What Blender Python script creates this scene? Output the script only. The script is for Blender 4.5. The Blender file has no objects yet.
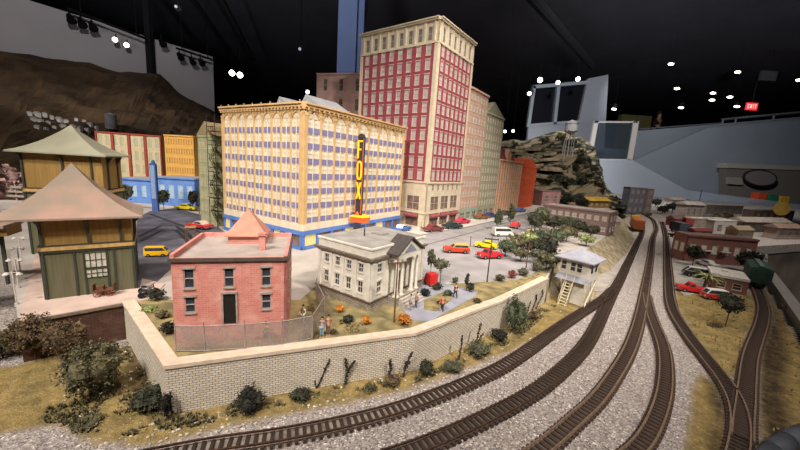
import bpy, math, random
from mathutils import Vector, Matrix, noise
random.seed(7)
sc = bpy.context.scene
col = sc.collection
R = math.radians

# ---------------------------------------------------------------- camera
FPX, PITCH, ROLL, EYE = 332.7, R(10.03), R(3.70), 18.0
cF = Vector((0, math.cos(PITCH), -math.sin(PITCH)))
cR0, cU0 = Vector((1, 0, 0)), Vector((0, math.sin(PITCH), math.cos(PITCH)))
cR = math.cos(ROLL) * cR0 + math.sin(ROLL) * cU0
cU = -math.sin(ROLL) * cR0 + math.cos(ROLL) * cU0
cam = bpy.data.objects.new('camera', bpy.data.cameras.new('camera'))
col.objects.link(cam); sc.camera = cam
cam.data.sensor_width = 36.0
cam.data.lens = 36.0 * FPX / 800.0
cam.data.clip_start, cam.data.clip_end = 0.1, 5000
mw = Matrix((cR, cU, -cF)).transposed().to_4x4(); mw.translation = (0, 0, EYE)
cam.matrix_world = mw

# ---------------------------------------------------------------- world, lights, exposure
sc.view_settings.view_transform = 'Standard'
sc.view_settings.look = 'None'
sc.view_settings.exposure = 0.1
sc.view_settings.gamma = 1.0
sc.view_settings.use_curve_mapping = False
w = bpy.data.worlds.new('room_ambient'); sc.world = w; w.use_nodes = True
w.node_tree.nodes['Background'].inputs[0].default_value = (0.70, 0.72, 0.85, 1)
w.node_tree.nodes['Background'].inputs[1].default_value = 0.10

def spot(name, loc, target, power, angle, size, colr, blend=0.8):
    l = bpy.data.lights.new(name, 'SPOT'); l.energy = power * 0.5; l.spot_size = R(angle)
    l.spot_blend = blend; l.shadow_soft_size = size; l.color = colr
    o = bpy.data.objects.new(name, l); col.objects.link(o); o.location = loc
    o.rotation_euler = (Vector(target) - Vector(loc)).to_track_quat('-Z', 'Y').to_euler()
    return o
WARM = (1.0, 0.925, 0.85)
spot('spot_town_key', (-30, -48, 98), (-4, 56, 8), 1.05e6, 50, 6, WARM)
spot('spot_town_right', (60, -25, 105), (6, 66, 14), 1.6e6, 46, 6, WARM)
spot('spot_street', (30, 50, 122), (22, 82, 3), 7e5, 50, 5, WARM)
spot('spot_station', (-62, -30, 100), (-40, 50, 6), 8e5, 50, 5, WARM)
spot('spot_tracks', (8, -10, 112), (2, 32, 0), 3.8e5, 62, 6, (1.0, 0.88, 0.80))
spot('spot_yard', (90, 20, 118), (56, 60, 0), 1.7e5, 42, 6, WARM)
spot('spot_far_town', (110, 90, 125), (115, 165, 0), 1.1e6, 75, 6, WARM)
spot('spot_far_left', (-125, 10, 105), (-82, 120, 12), 2.0e6, 42, 6, WARM)
spot('spot_white_wall', (-130, 120, 150), (-300, 380, 95), 1.5e6, 90, 8, (1.0, 0.94, 0.93))
spot('spot_grey_wall', (130, 180, 175), (230, 430, 20), 5e6, 95, 8, (0.99, 0.99, 0.99))
spot('spot_balcony', (330, 480, 185), (300, 690, 20), 5e5, 70, 8, (0.95, 0.96, 1.0))
spot('spot_booth', (40, 250, 190), (130, 520, 70), 1.7e6, 45, 8, (1, 0.97, 0.95))
spot('spot_pillar', (-90, 40, 165), (-28, 185, 95), 1.7e6, 34, 6, (0.9, 0.93, 1.0))
spot('spot_hill_left', (-190, 30, 150), (-190, 200, 20), 9e5, 60, 6, WARM)
spot('fill_ceiling_left', (-60, -260, -30), (-110, 20, 200), 1.2e7, 62, 20, (.93, .93, 1))  # added upward fill behind the camera to lift the ceiling, no fixture there
spot('fill_ceiling_right', (160, -260, -30), (260, 20, 200), 1.2e7, 62, 20, (.93, .93, 1))  # added fill as well, for the right half of the ceiling
spot('spot_aisle', (120, 15, 120), (100, 95, -10), 4e5, 60, 8, (1, .95, .9))
spot('spot_left_edge', (-95, 20, 120), (-85, 85, 4), 6e5, 55, 6, WARM)
spot('spot_near_wall', (120, 230, 185), (165, 430, 25), 3.2e6, 50, 8, (0.99, 0.99, 0.99))
spot('spot_middle_hill', (60, 130, 185), (66, 232, 30), 8e5, 46, 6, WARM)

# ---------------------------------------------------------------- pixel -> world on a plane
def ray(px, py): return cF + cR * ((px - 400) / FPX) - cU * ((py - 225) / FPX)
def G(px, py, z=0.0):
    d = ray(px, py); t = (z - EYE) / d.z
    return Vector((d.x * t, d.y * t, z))
def atY(px, py, Y):
    d = ray(px, py); t = Y / d.y
    return Vector((d.x * t, Y, EYE + d.z * t))
def zat(base, px, py):
    d = ray(px, py); t = math.hypot(base[0], base[1]) / math.hypot(d.x, d.y)
    return EYE + d.z * t
CZ = 3.7    # level of the town

# ---------------------------------------------------------------- materials
def lin(c):
    c = c / 255.0
    return c / 12.92 if c <= 0.04045 else ((c + 0.055) / 1.055) ** 2.4
def rgb(h):
    return (lin(int(h[0:2], 16)), lin(int(h[2:4], 16)), lin(int(h[4:6], 16)), 1)
MATS = {}
def mat(name, c, rough=0.75, c2=None, scale=3.0, mix=0.5, bump=0.0, metal=0.0, emit=None, es=1.0, alpha=None, detail=4, stretch=None, rnd=0.0):
    if name in MATS: return MATS[name]
    m = bpy.data.materials.new(name); m.use_nodes = True
    nt = m.node_tree; N = nt.nodes; L = nt.links; b = N['Principled BSDF']
    b.inputs['Roughness'].default_value = rough; b.inputs['Metallic'].default_value = metal
    b.inputs['Specular IOR Level'].default_value = 0.3
    base = rgb(c); b.inputs['Base Color'].default_value = base
    tc = N.new('ShaderNodeTexCoord'); src = tc.outputs['Object']
    if stretch:
        mp = N.new('ShaderNodeMapping'); L.new(src, mp.inputs[0]); mp.inputs['Scale'].default_value = stretch; src = mp.outputs[0]
    out = None
    if c2 is None:
        c2 = '%02x%02x%02x' % tuple(max(0, int(int(c[i:i+2], 16) * 0.86)) for i in (0, 2, 4)); 
    nz = N.new('ShaderNodeTexNoise'); nz.inputs['Scale'].default_value = scale; nz.inputs['Detail'].default_value = detail
    L.new(src, nz.inputs['Vector'])
    rp = N.new('ShaderNodeValToRGB'); L.new(nz.outputs['Fac'], rp.inputs[0])
    rp.color_ramp.elements[0].position = 0.5 - 0.22 * (1.2 - mix); rp.color_ramp.elements[0].color = rgb(c2)
    rp.color_ramp.elements[1].position = 0.5 + 0.22 * (1.2 - mix); rp.color_ramp.elements[1].color = base
    out = rp.outputs[0]
    if rnd:
        ge = N.new('ShaderNodeNewGeometry'); hs = N.new('ShaderNodeHueSaturation')
        mr = N.new('ShaderNodeMapRange'); L.new(ge.outputs['Random Per Island'], mr.inputs[0])
        mr.inputs[3].default_value = 1 - rnd; mr.inputs[4].default_value = 1 + rnd
        L.new(mr.outputs[0], hs.inputs['Value']); L.new(out, hs.inputs['Color']); out = hs.outputs[0]
    L.new(out, b.inputs['Base Color'])
    if bump:
        bp = N.new('ShaderNodeBump'); bp.inputs['Strength'].default_value = bump; bp.inputs['Distance'].default_value = 0.1
        L.new(nz.outputs['Fac'], bp.inputs['Height']); L.new(bp.outputs[0], b.inputs['Normal'])
    if emit:
        b.inputs['Emission Color'].default_value = rgb(emit); b.inputs['Emission Strength'].default_value = es
    if alpha is not None:
        b.inputs['Alpha'].default_value = alpha
    MATS[name] = m; return m
def brick(name, c1, c2, mortar, bw=0.5, bh=0.2, mort=0.02, bump=0.4, rough=0.85, dirt='6a5a4c', dirt_amt=0.25):
    if name in MATS: return MATS[name]
    m = bpy.data.materials.new(name); m.use_nodes = True
    nt = m.node_tree; N = nt.nodes; L = nt.links; b = N['Principled BSDF']
    b.inputs['Roughness'].default_value = rough; b.inputs['Specular IOR Level'].default_value = 0.2
    uv = N.new('ShaderNodeUVMap'); bt = N.new('ShaderNodeTexBrick'); L.new(uv.outputs[0], bt.inputs['Vector'])
    bt.inputs['Scale'].default_value = 1; bt.inputs['Brick Width'].default_value = bw; bt.inputs['Row Height'].default_value = bh
    bt.inputs['Mortar Size'].default_value = mort; bt.inputs['Mortar Smooth'].default_value = 0.3
    bt.inputs['Color1'].default_value = rgb(c1); bt.inputs['Color2'].default_value = rgb(c2); bt.inputs['Mortar'].default_value = rgb(mortar)
    nz = N.new('ShaderNodeTexNoise'); nz.inputs['Scale'].default_value = 0.9; nz.inputs['Detail'].default_value = 6
    L.new(uv.outputs[0], nz.inputs['Vector'])
    mr = N.new('ShaderNodeMapRange'); L.new(nz.outputs['Fac'], mr.inputs[0]); mr.inputs[1].default_value = 0.45; mr.inputs[2].default_value = 0.75
    mr.inputs[4].default_value = dirt_amt * 2
    mx = N.new('ShaderNodeMix'); mx.data_type = 'RGBA'; L.new(mr.outputs[0], mx.inputs[0]); L.new(bt.outputs['Color'], mx.inputs[6])
    mx.inputs[7].default_value = rgb(dirt); L.new(mx.outputs[2], b.inputs['Base Color'])
    bp = N.new('ShaderNodeBump'); bp.invert = True; bp.inputs['Strength'].default_value = bump; bp.inputs['Distance'].default_value = 0.05
    L.new(bt.outputs['Fac'], bp.inputs['Height']); L.new(bp.outputs[0], b.inputs['Normal'])
    MATS[name] = m; return m

# ---------------------------------------------------------------- mesh builder
class MB:
    def __init__(s): s.v = []; s.f = []; s.m = []; s.uv = None
    def add(s, vs, fs, m=0, M=None):
        o = len(s.v)
        s.v += [tuple(M @ Vector(v)) if M else tuple(v) for v in vs]
        s.f += [tuple(i + o for i in f) for f in fs]; s.m += [m] * len(fs); return s
    def box(s, x0, x1, y0, y1, z0, z1, m=0, M=None):
        if x0 > x1: x0, x1 = x1, x0
        if y0 > y1: y0, y1 = y1, y0
        vs = [(x, y, z) for z in (z0, z1) for x, y in ((x0, y0), (x1, y0), (x1, y1), (x0, y1))]
        return s.add(vs, [(3, 2, 1, 0), (4, 5, 6, 7), (0, 1, 5, 4), (1, 2, 6, 5), (2, 3, 7, 6), (3, 0, 4, 7)], m, M)
    def prism(s, poly, z0, z1, m=0, M=None, cap=True):
        n = len(poly)
        a = sum(poly[i][0] * poly[(i+1) % n][1] - poly[(i+1) % n][0] * poly[i][1] for i in range(n))
        if a < 0: poly = poly[::-1]
        vs = [(p[0], p[1], z0) for p in poly] + [(p[0], p[1], z1) for p in poly]
        fs = [(i, (i+1) % n, n + (i+1) % n, n + i) for i in range(n)]
        if cap: fs += [tuple(range(n))[::-1], tuple(range(n, 2*n))]
        return s.add(vs, fs, m, M)
    def extr(s, pts, d, m=0):
        """closed 3-D outline given thickness along vector d"""
        n = len(pts); d = Vector(d); pts = [Vector(p) for p in pts]
        vs = pts + [p + d for p in pts]
        fs = [(i, (i+1) % n, n + (i+1) % n, n + i) for i in range(n)] + [tuple(range(n))[::-1], tuple(range(n, 2*n))]
        return s.add(vs, fs, m)
    def cyl(s, p0, p1, r0, r1=None, n=8, m=0):
        p0, p1 = Vector(p0), Vector(p1); r1 = r0 if r1 is None else r1
        d = (p1 - p0); q = d.to_track_quat('Z', 'Y'); vs = []
        for p, r in ((p0, r0), (p1, r1)):
            for i in range(n):
                a = 2 * math.pi * i / n; vs.append(p + q @ Vector((r * math.cos(a), r * math.sin(a), 0)))
        fs = [(i, (i+1) % n, n + (i+1) % n, n + i) for i in range(n)] + [tuple(range(n))[::-1], tuple(range(n, 2*n))]
        return s.add(vs, fs, m)
    def ball(s, c, r, m=0, n=8, k=6, sz=1.0):
        vs = []; fs = []
        for j in range(k + 1):
            t = math.pi * j / k
            for i in range(n):
                a = 2 * math.pi * i / n
                vs.append((c[0] + r * math.sin(t) * math.cos(a), c[1] + r * math.sin(t) * math.sin(a), c[2] + r * sz * math.cos(t)))
        for j in range(k):
            for i in range(n):
                fs.append((j*n+i, (j+1)*n+i, (j+1)*n+(i+1) % n, j*n+(i+1) % n))
        return s.add(vs, fs, m)
    def leaves(s, c, rad, n, size, m=0, shell=0.55):
        """leaf-like scraps filling an ellipsoid"""
        c = Vector(c)
        vs = []; nn, kk = 9, 6                              # dense inner mass
        for j in range(kk + 1):
            for i in range(nn):
                t, a = math.pi * j / kk, 6.2832 * i / nn; d = Vector((math.sin(t) * math.cos(a), math.sin(t) * math.sin(a), math.cos(t)))
                q = .55 + .4 * noise.noise(d * 2.3 + c * 3); vs.append(c + Vector((d.x * rad[0], d.y * rad[1], d.z * rad[2])) * q)
        if min(rad) > .25: s.add(vs, [(j*nn+i, (j+1)*nn+i, (j+1)*nn+(i+1) % nn, j*nn+(i+1) % nn) for j in range(kk) for i in range(nn)], m)
        for _ in range(n):
            d = Vector((random.gauss(0, 1), random.gauss(0, 1), random.gauss(0, 1))).normalized()
            rr = shell + (1 - shell) * random.random() ** 0.6
            lump = 0.78 + 0.34 * noise.noise(Vector((d.x * 1.9 + c.x, d.y * 1.9 + c.y, d.z * 1.9 + c.z)))*1.6
            p = c + Vector((d.x * rad[0], d.y * rad[1], d.z * rad[2])) * rr * lump
            a = Vector((random.gauss(0, 1), random.gauss(0, 1), random.gauss(0, 1))).normalized() * size * random.uniform(.6, 1.3)
            b = a.cross(Vector((random.gauss(0, 1), random.gauss(0, 1), random.gauss(0, 1)))).normalized() * size * random.uniform(.4, .9)
            s.add([p - a, p - b, p + a, p + b + a * .2], [(0, 1, 2, 3)], m)
        return s
    def sweep(s, pts, prof, m=0):
        """profile (side, up) swept along a ground path"""
        n = len(prof); vs = []
        for i, p in enumerate(pts):
            t = (pts[min(i+1, len(pts)-1)] - pts[max(i-1, 0)]); t.z = 0; t.normalize()
            nr = Vector((t.y, -t.x, 0))
            for (a, b) in prof: vs.append(p + nr * a + Vector((0, 0, b)))
        fs = []
        for i in range(len(pts) - 1):
            for j in range(n):
                fs.append((i*n+j, i*n+(j+1) % n, (i+1)*n+(j+1) % n, (i+1)*n+j))
        fs += [tuple(range(n))[::-1], tuple(range((len(pts)-1)*n, len(pts)*n))]
        return s.add(vs, fs, m)
    def mesh(s, name, mats, smooth=False):
        me = bpy.data.meshes.new(name); me.from_pydata(s.v, [], s.f)
        for m in (mats if isinstance(mats, (list, tuple)) else [mats]): me.materials.append(m)
        me.polygons.foreach_set('material_index', s.m)
        uvl = me.uv_layers.new(name='UVMap'); uvs = []
        if s.uv: 
            uvs = s.uv
        else:
            for p in me.polygons:
                nx, ny, nz = (abs(q) for q in p.normal)
                for vi in p.vertices:
                    v = s.v[vi]
                    if nz >= nx and nz >= ny: uvs += [v[0], v[1]]
                    elif nx >= ny: uvs += [v[1], v[2]]
                    else: uvs += [v[0], v[2]]
        uvl.data.foreach_set('uv', uvs)
        if smooth: me.polygons.foreach_set('use_smooth', [True] * len(me.polygons))
        me.update(); return me
    def build(s, name, mats, parent=None, smooth=False, loc=None):
        o = bpy.data.objects.new(name, s.mesh(name, mats, smooth)); col.objects.link(o)
        if parent: o.parent = parent
        if loc: o.location = loc
        return o
def tag(o, label=None, cat=None, group=None, kind=None):
    if label: o['label'] = label
    if cat: o['category'] = cat
    if group: o['group'] = group
    if kind: o['kind'] = kind
    return o
def thing(name, label, cat, loc=(0, 0, 0), rz=0.0, group=None):
    o = bpy.data.objects.new(name, None); col.objects.link(o); o.empty_display_size = 0.2
    o.location = loc; o.rotation_euler = (0, 0, rz); return tag(o, label, cat, group)
def dup(o, loc=None, rz=None, label=None, parent=None):
    c = o.copy(); col.objects.link(c); c.parent = parent
    if loc is not None: c.location = loc
    if rz is not None: c.rotation_euler = (0, 0, rz)
    if label: c['label'] = label
    for ch in o.children: dup(ch, parent=c)
    return c
def wb(s0, e0, px0, px1): pass

# common materials
M_DARK = mat('dark_metal', '26221f', 0.5)
M_GLASS = mat('dark_pane', '2a2c33', 0.25, '3d4048', 2.0)
M_WHITE = mat('white_paint', 'd8d2c8', 0.6)
M_WOOD = mat('brown_wood', '6a4a30', 0.8)
M_TYRE = mat('black_rubber', '171717', 0.8)
M_CHROME = mat('bright_metal', 'b8b8b8', 0.3, metal=0.8)
# ================================================================ THE ROOM
def struct(o): o['kind'] = 'structure'; return o
M_CEIL = mat('ceiling_black', '4c4c55', 0.9, '44444d', 0.02)
M_LWALL = mat('white_wall_paint', 'b9b5b7', 0.85, 'aeaaac', 0.02)
M_GWALL = mat('grey_blue_paint', '8f97a2', 0.8, '88909a', 0.02)
M_FLOOR = mat('museum_floor', 'b5a698', 0.6, '8f8478', 0.02)
M_BLACKW = mat('black_wall_paint', '2c2c34', 0.9)
struct(MB().box(-1400, 1400, -500, 1500, 200, 206).build('ceiling', M_CEIL))
struct(MB().box(-1400, 1400, -500, 1500, -56, -50).build('floor', M_FLOOR))
struct(MB().box(-1400, 1400, 1500, 1510, -50, 200).build('wall_back', M_BLACKW))
struct(MB().box(-1400, 1400, -510, -500, -50, 200).build('wall_front', M_BLACKW))
struct(MB().box(1400, 1410, -500, 1500, -50, 200).build('wall_right', M_BLACKW))
struct(MB().box(-1410, -1400, -500, 1500, -50, 200).build('wall_far_left', M_BLACKW))
# white backdrop wall on the left, running the way the street runs
WA, WB = Vector((-322.4, 341, 0)), Vector((-252.9, 454.3, 0))
wd = (WB - WA).normalized(); wn = Vector((wd.y, -wd.x, 0))        # wn faces the town
WA2 = WA - wd * 330
def slabwall(a, b, z0, z1, th, name, m):
    mb = MB(); mb.prism([(a.x, a.y), (b.x, b.y), (b.x - wn.x * th, b.y - wn.y * th), (a.x - wn.x * th, a.y - wn.y * th)], z0, z1)
    return struct(mb.build(name, m))
slabwall(WA2, WB, -50, 140, 8, 'wall_left', M_LWALL)
def onwall(px, py, off):
    """where the pixel ray meets a plane parallel to the left wall, off metres in front"""
    d = ray(px, py); p0 = WA + wn * off
    t = (p0.x * wn.x + p0.y * wn.y) / (d.x * wn.x + d.y * wn.y)
    return Vector((d.x * t, d.y * t, EYE + d.z * t))
pp = onwall(150, 50, 4)
struct(MB().box(pp.x - 3, pp.x + 3, pp.y - 3, pp.y + 3, -50, 200).build('trim_column', mat('black_column', '1a1a1e', 0.8)))
# ceiling ducts
def beam(a, b, r, name='trim_duct'):
    struct(MB().cyl(a, b, r, n=10).build(name, mat('dark_duct', '1d1d22', 0.95)))
beam(G(150, -60, 165), G(263, 98, 165), 3.0); beam(G(192, -60, 168), G(255, 60, 168), 1.5)
beam(G(500, -40, 175), G(592, 66, 175), 5.0)
for i in range(0):
    yy = 200 + 130 * i
    struct(MB().box(-900, 1100, yy, yy + 10, 190, 200).build('trim_beam', M_CEIL))
# blue-grey room column behind the tower
a, b = atY(337, 60, 190), atY(362, 60, 190)
struct(MB().box(a.x, b.x - 3.5, 190, 204, -50, 200).box(b.x - 3.5, b.x, 191.5, 204, -50, 200).build('trim_pillar', mat('blue_column_paint', '4a5a80', 0.6, '435174', 0.05)))

# ---------------------------------------------------------------- walls behind the yard
def plate(pxs, Y, th, name, m, kind=True, parent=None):
    mb = MB(); mb.extr([atY(x, y, Y) for x, y in pxs], (0, th, 0)); o = mb.build(name, m, parent)
    return struct(o) if kind else o
plate([(586, 160), (632, 160), (689, 191), (760, 201), (840, 210), (840, 300), (586, 300)], 430, 8, 'wall_ramp_near', mat('grey_blue_paint_lit', 'a0a6b0', 0.8, '989ea8', 0.02))  # same paint as the far wall, its stronger light put into the colour
plate([(628, 158), (634, 160.5), (708, 128), (840, 116), (840, 225), (628, 225)], 470, 8, 'wall_ramp_far', M_GWALL)
plate([(630, 225), (636, 131), (840, 113.5), (840, 225)], 500, 8, 'wall_stair', M_GWALL)
plate([(527.4, 141), (534.2, 86), (536, 86), (532.4, 124), (554, 122.6), (557.5, 87.4), (560.6, 87.4), (556.6, 123), (578.3, 121.5), (583.3, 85.5), (536, 86), (534.2, 86), (584.5, 79), (600, 74.5), (608, 74), (603, 110), (592, 225), (522, 225)], 560, 3, 'wall_booth', M_GWALL) if False else None
def fbar(p, q, wpx, Y, th, name, m, parent):
    """a bar of the booth or gate frame between two pixels on the plane at Y"""
    a, b = atY(*p, Y), atY(*q, Y); r = wpx * Y / FPX / 2
    d = (b - a).normalized(); n = Vector((-d.z, 0, d.x)) * r
    return MB().extr([a - n, b - n, b + n, a + n], (0, th, 0)).build(name, m, parent)
YB = 520
plate([(527.3, 141), (528.7, 124), (579, 120), (588, 78.5), (601, 76), (592, 225), (515, 225)], YB, 6, 'wall_booth', mat('booth_grey_paint', '90949c', .8, '8a8e96', .02))
plate([(601, 76), (608.5, 74.5), (600, 225), (592, 225)], YB + 3, 20, 'wall_booth_side', mat('booth_grey_paint', '90949c', .8))
win = struct(MB().extr([atY(x, y, YB + 5) for x, y in [(531, 125), (535, 88), (585, 84), (580, 123)]], (0, 1, 0)).build('window_booth', mat('booth_pane', '1b1c22', 0.15)))
for p, q, wpx in (((528.7, 127), (534.5, 85.5), 3), ((533.5, 86.8), (590, 82), 3), ((555, 124), (559, 86), 3), ((530, 125), (582, 121.5), 2)):
    struct(fbar(p, q, wpx, YB - 1, 6, 'trim_frame', mat('booth_frame_paint', '9aa2ae', 0.6), None))
# glazed panel in a pale frame on the near wall
gp = thing('glass_gate', 'glass panel in a pale frame standing on the grey wall top beside the stairs', 'glass panel', atY(610, 160, 432))
def rel(o, par): o.parent = par; o.matrix_parent_inverse = Matrix.Translation(-par.location); return o
MG = mat('smoked_glass', '3c4650', 0.05, alpha=0.55)
rel(MB().extr([atY(x, y, 433) for x, y in [(595, 122), (636, 122), (629, 160), (588, 160)]], (0, 1, 0)).build('pane', MG), gp)
for p, q, wpx in (((596.5, 121), (589.5, 160), 4), ((636.5, 121), (630, 160), 5), ((594, 122), (638, 122), 1.6), ((588, 159.5), (631, 160), 1.6)):
    rel(fbar(p, q, wpx, 432, 3, 'frame_bar', mat('pale_frame', 'c9c3bf', 0.6), None), gp)
# stair railing on the far wall
rl = thing('stair_railing', 'grey metal railing running along the top of the far stair wall', 'railing', atY(722, 124, 500))
M_RAIL = mat('railing_metal', '8b9097', 0.4, metal=0.3)
def pipe(p, q, Y, r, name, m, par):
    return rel(MB().cyl(atY(*p, Y), atY(*q, Y), r, n=6).build(name, m), par)
pipe((722, 119.5), (840, 108.5), 500, 1.6, 'top_rail', M_RAIL, rl)
pipe((640, 129), (722, 123), 500, 0.8, 'low_rail', M_RAIL, rl)
for x in (723, 736, 774, 812): pipe((x, 119.5 - (x - 722) * .093), (x - 1, 126 - (x - 722) * .1), 500, 1.2, 'post', M_RAIL, rl)

# ================================================================ GROUND
M_GRASSC = ['b08a3c', '8a7a3a', '6d6a35']
def ground_mat():
    m = bpy.data.materials.new('gravel_and_grass'); m.use_nodes = True
    nt = m.node_tree; N = nt.nodes; L = nt.links; b = N['Principled BSDF']
    b.inputs['Roughness'].default_value = 0.95; b.inputs['Specular IOR Level'].default_value = 0.1
    tc = N.new('ShaderNodeTexCoord'); src = tc.outputs['Object']
    def noise_(sc_, det=4, rough=0.6):
        n = N.new('ShaderNodeTexNoise'); n.inputs['Scale'].default_value = sc_; n.inputs['Detail'].default_value = det
        n.inputs['Roughness'].default_value = rough; L.new(src, n.inputs['Vector']); return n.outputs['Fac']
    def ramp(f, stops):
        r = N.new('ShaderNodeValToRGB'); L.new(f, r.inputs[0]); e = r.color_ramp.elements
        while len(e) < len(stops): e.new(0.5)
        for k, (p, c) in enumerate(stops): e[k].position = p; e[k].color = rgb(c)
        return r.outputs[0]
    def mixc(f, a, c):
        x = N.new('ShaderNodeMix'); x.data_type = 'RGBA'; L.new(f, x.inputs[0]); L.new(a, x.inputs[6]); L.new(c, x.inputs[7]); return x.outputs[2]
    vo = N.new('ShaderNodeTexVoronoi'); vo.inputs['Scale'].default_value = 9; L.new(src, vo.inputs['Vector'])
    sep = N.new('ShaderNodeSeparateColor'); L.new(vo.outputs['Color'], sep.inputs[0])
    grav = ramp(sep.outputs[0], [(0.0, '6a615e'), (0.3, '8f8681'), (0.65, 'a0968f'), (0.93, 'b4aaa2'), (1.0, 'e4dcd2')])
    patch = noise_(0.16, 5, 0.65)
    soil = ramp(noise_(1.3, 6), [(0.35, '6f5f50'), (0.65, 'a2917c')])
    pr = N.new('ShaderNodeMapRange'); L.new(patch, pr.inputs[0]); pr.inputs[1].default_value = 0.54; pr.inputs[2].default_value = 0.66; pr.inputs[4].default_value = 0.28
    grav = mixc(pr.outputs[0], grav, soil)
    g1 = ramp(noise_(0.55, 8, 0.7), [(0.30, '453f2c'), (0.42, '675a38'), (0.52, '8c784a'), (0.64, 'a48c56'), (0.78, 'a8966e')])
    g2 = ramp(noise_(3.2, 6, 0.8), [(0.3, '3a3424'), (0.5, '827048'), (0.7, 'b8a678')])
    hf = N.new('ShaderNodeValue'); hf.outputs[0].default_value = 0.42
    grass = mixc(hf.outputs[0], g1, g2)
    brown = ramp(noise_(0.9, 8, 0.7), [(0.3, '261f19'), (0.5, '463a2b'), (0.7, '65553a')])
    def mask(att, nscale, w, amp=0.5):
        at_ = N.new('ShaderNodeAttribute'); at_.attribute_name = att
        ma = N.new('ShaderNodeMath'); ma.operation = 'MULTIPLY_ADD'; L.new(noise_(nscale, 6, 0.7), ma.inputs[0]); ma.inputs[1].default_value = amp; L.new(at_.outputs['Fac'], ma.inputs[2])
        r = N.new('ShaderNodeMapRange'); L.new(ma.outputs[0], r.inputs[0]); r.inputs[1].default_value = 0.5 + amp / 2 - w; r.inputs[2].default_value = 0.5 + amp / 2 + w
        return r.outputs[0]
    c = mixc(mask('grass', 1.6, 0.16), grav, grass)
    c = mixc(mask('dirt', 1.2, 0.2), c, brown)
    L.new(c, b.inputs['Base Color'])
    ad = N.new('ShaderNodeMath'); ad.operation = 'ADD'; L.new(vo.outputs['Distance'], ad.inputs[0]); L.new(noise_(2.5, 6), ad.inputs[1])
    bp = N.new('ShaderNodeBump'); bp.inputs['Strength'].default_value = 0.6; bp.inputs['Distance'].default_value = 0.12
    L.new(ad.outputs[0], bp.inputs['Height']); L.new(bp.outputs[0], b.inputs['Normal'])
    return m
M_GROUND = ground_mat()
def P2(lst, z=0.0): return [tuple(G(x, y, z))[:2] for x, y in lst]
GRASS = [P2([(-40, 372), (18, 366), (60, 352), (130, 345), (170, 396), (310, 374), (415, 360), (500, 325), (545, 292), (560, 296), (585, 300), (612, 268), (628, 236), (634, 236), (628, 252), (612, 278), (590, 303), (560, 324), (530, 342), (500, 356), (450, 376), (400, 392), (345, 404), (300, 412), (240, 424), (190, 436), (150, 446), (90, 444), (60, 425), (-40, 440)]),
         P2([(672, 262), (676, 306), (692, 334), (713, 361), (735, 386), (743, 362), (748, 335), (760, 318), (756, 300), (748, 290), (735, 296), (712, 292), (690, 270)]),
         P2([(763, 452), (760, 400), (762, 352), (774, 320), (768, 290), (764, 275), (800, 345), (900, 470)]),
         P2([(700, 372), (692, 392), (690, 420), (684, 446), (684, 470), (728, 470), (728, 420), (716, 385)])]
DIRT = [P2([(763, 452), (757, 400), (757, 350), (768, 318), (764, 290), (770, 290), (782, 320), (790, 360), (786, 400), (800, 452)]),
        P2([(704, 378), (716, 382), (729, 410), (728, 470), (706, 470), (712, 420)]),
        P2([(742, 360), (752, 334), (762, 320), (755, 298), (748, 278), (764, 275), (772, 300), (770, 325), (758, 360), (757, 460), (738, 460)]),
        P2([(120, 330), (140, 350), (160, 395), (166, 425), (150, 420), (128, 380)])]
EDGE = [G(800, 345), G(752, 264), G(757, 246), G(806, 243)]
e0 = EDGE[0]; e1 = EDGE[1]; ed = (e1 - e0).normalized(); en = Vector((ed.y, -ed.x, 0))
def beyond(x, y): return (x - e0.x) * en.x + (y - e0.y) * en.y > 0
def sdist(poly, x, y):
    ins = False; best = 1e9; n = len(poly)
    for i in range(n):
        x1, y1 = poly[i]; x2, y2 = poly[(i + 1) % n]
        if (y1 > y) != (y2 > y) and x < (x2 - x1) * (y - y1) / (y2 - y1) + x1: ins = not ins
        dx, dy = x2 - x1, y2 - y1; t = max(0, min(1, ((x - x1) * dx + (y - y1) * dy) / (dx * dx + dy * dy + 1e-9)))
        d = (x - x1 - t * dx) ** 2 + (y - y1 - t * dy) ** 2
        if d < best: best = d
    return math.sqrt(best) if ins else -math.sqrt(best)
def ground_z(x, y, g): return 0.10 * noise.noise(Vector((x * .35, y * .35, 0))) * (0.3 + g) + 0.10 * g
def build_ground():
    x0, x1, y0, y1, st = -62, 92, 2, 92, 0.7
    nx, ny = int((x1 - x0) / st) + 1, int((y1 - y0) / st) + 1
    vs, ga, da = [], [], []
    for j in range(ny):
        for i in range(nx):
            x, y = x0 + i * st, y0 + j * st
            wdt = 0.6 + y * 0.02
            g = max(-1, min(1, max(sdist(p, x, y) for p in GRASS) / wdt)) * .5 + .5
            d = max(-1, min(1, max(sdist(p, x, y) for p in DIRT) / wdt)) * .5 + .5
            ga.append(g); da.append(d * 0.9); vs.append((x, y, ground_z(x, y, g) - 0.02))
    fs = []
    for j in range(ny - 1):
        for i in range(nx - 1):
            xc, yc = x0 + (i + .5) * st, y0 + (j + .5) * st
            if beyond(xc, yc) and yc < e1.y + 2: continue
            fs.append((j*nx+i, j*nx+i+1, (j+1)*nx+i+1, (j+1)*nx+i))
    me = bpy.data.meshes.new('ground'); me.from_pydata(vs, [], fs); me.materials.append(M_GROUND)
    for nm, arr in (('grass', ga), ('dirt', da)):
        at_ = me.attributes.new(nm, 'FLOAT', 'POINT'); at_.data.foreach_set('value', arr)
    me.polygons.foreach_set('use_smooth', [True] * len(fs)); me.update()
    o = bpy.data.objects.new('ground_yard', me); col.objects.link(o); struct(o)
build_ground()
far = MB(); far.prism([(-900, -20), (e0.x - 36, -6), (e0.x, e0.y), (e1.x, e1.y), (EDGE[2].x, EDGE[2].y), (EDGE[3].x, EDGE[3].y), (420, 200), (420, 429), (-900, 429)], -3.0, -0.14)
struct(far.build('ground_table', M_GROUND))
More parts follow.
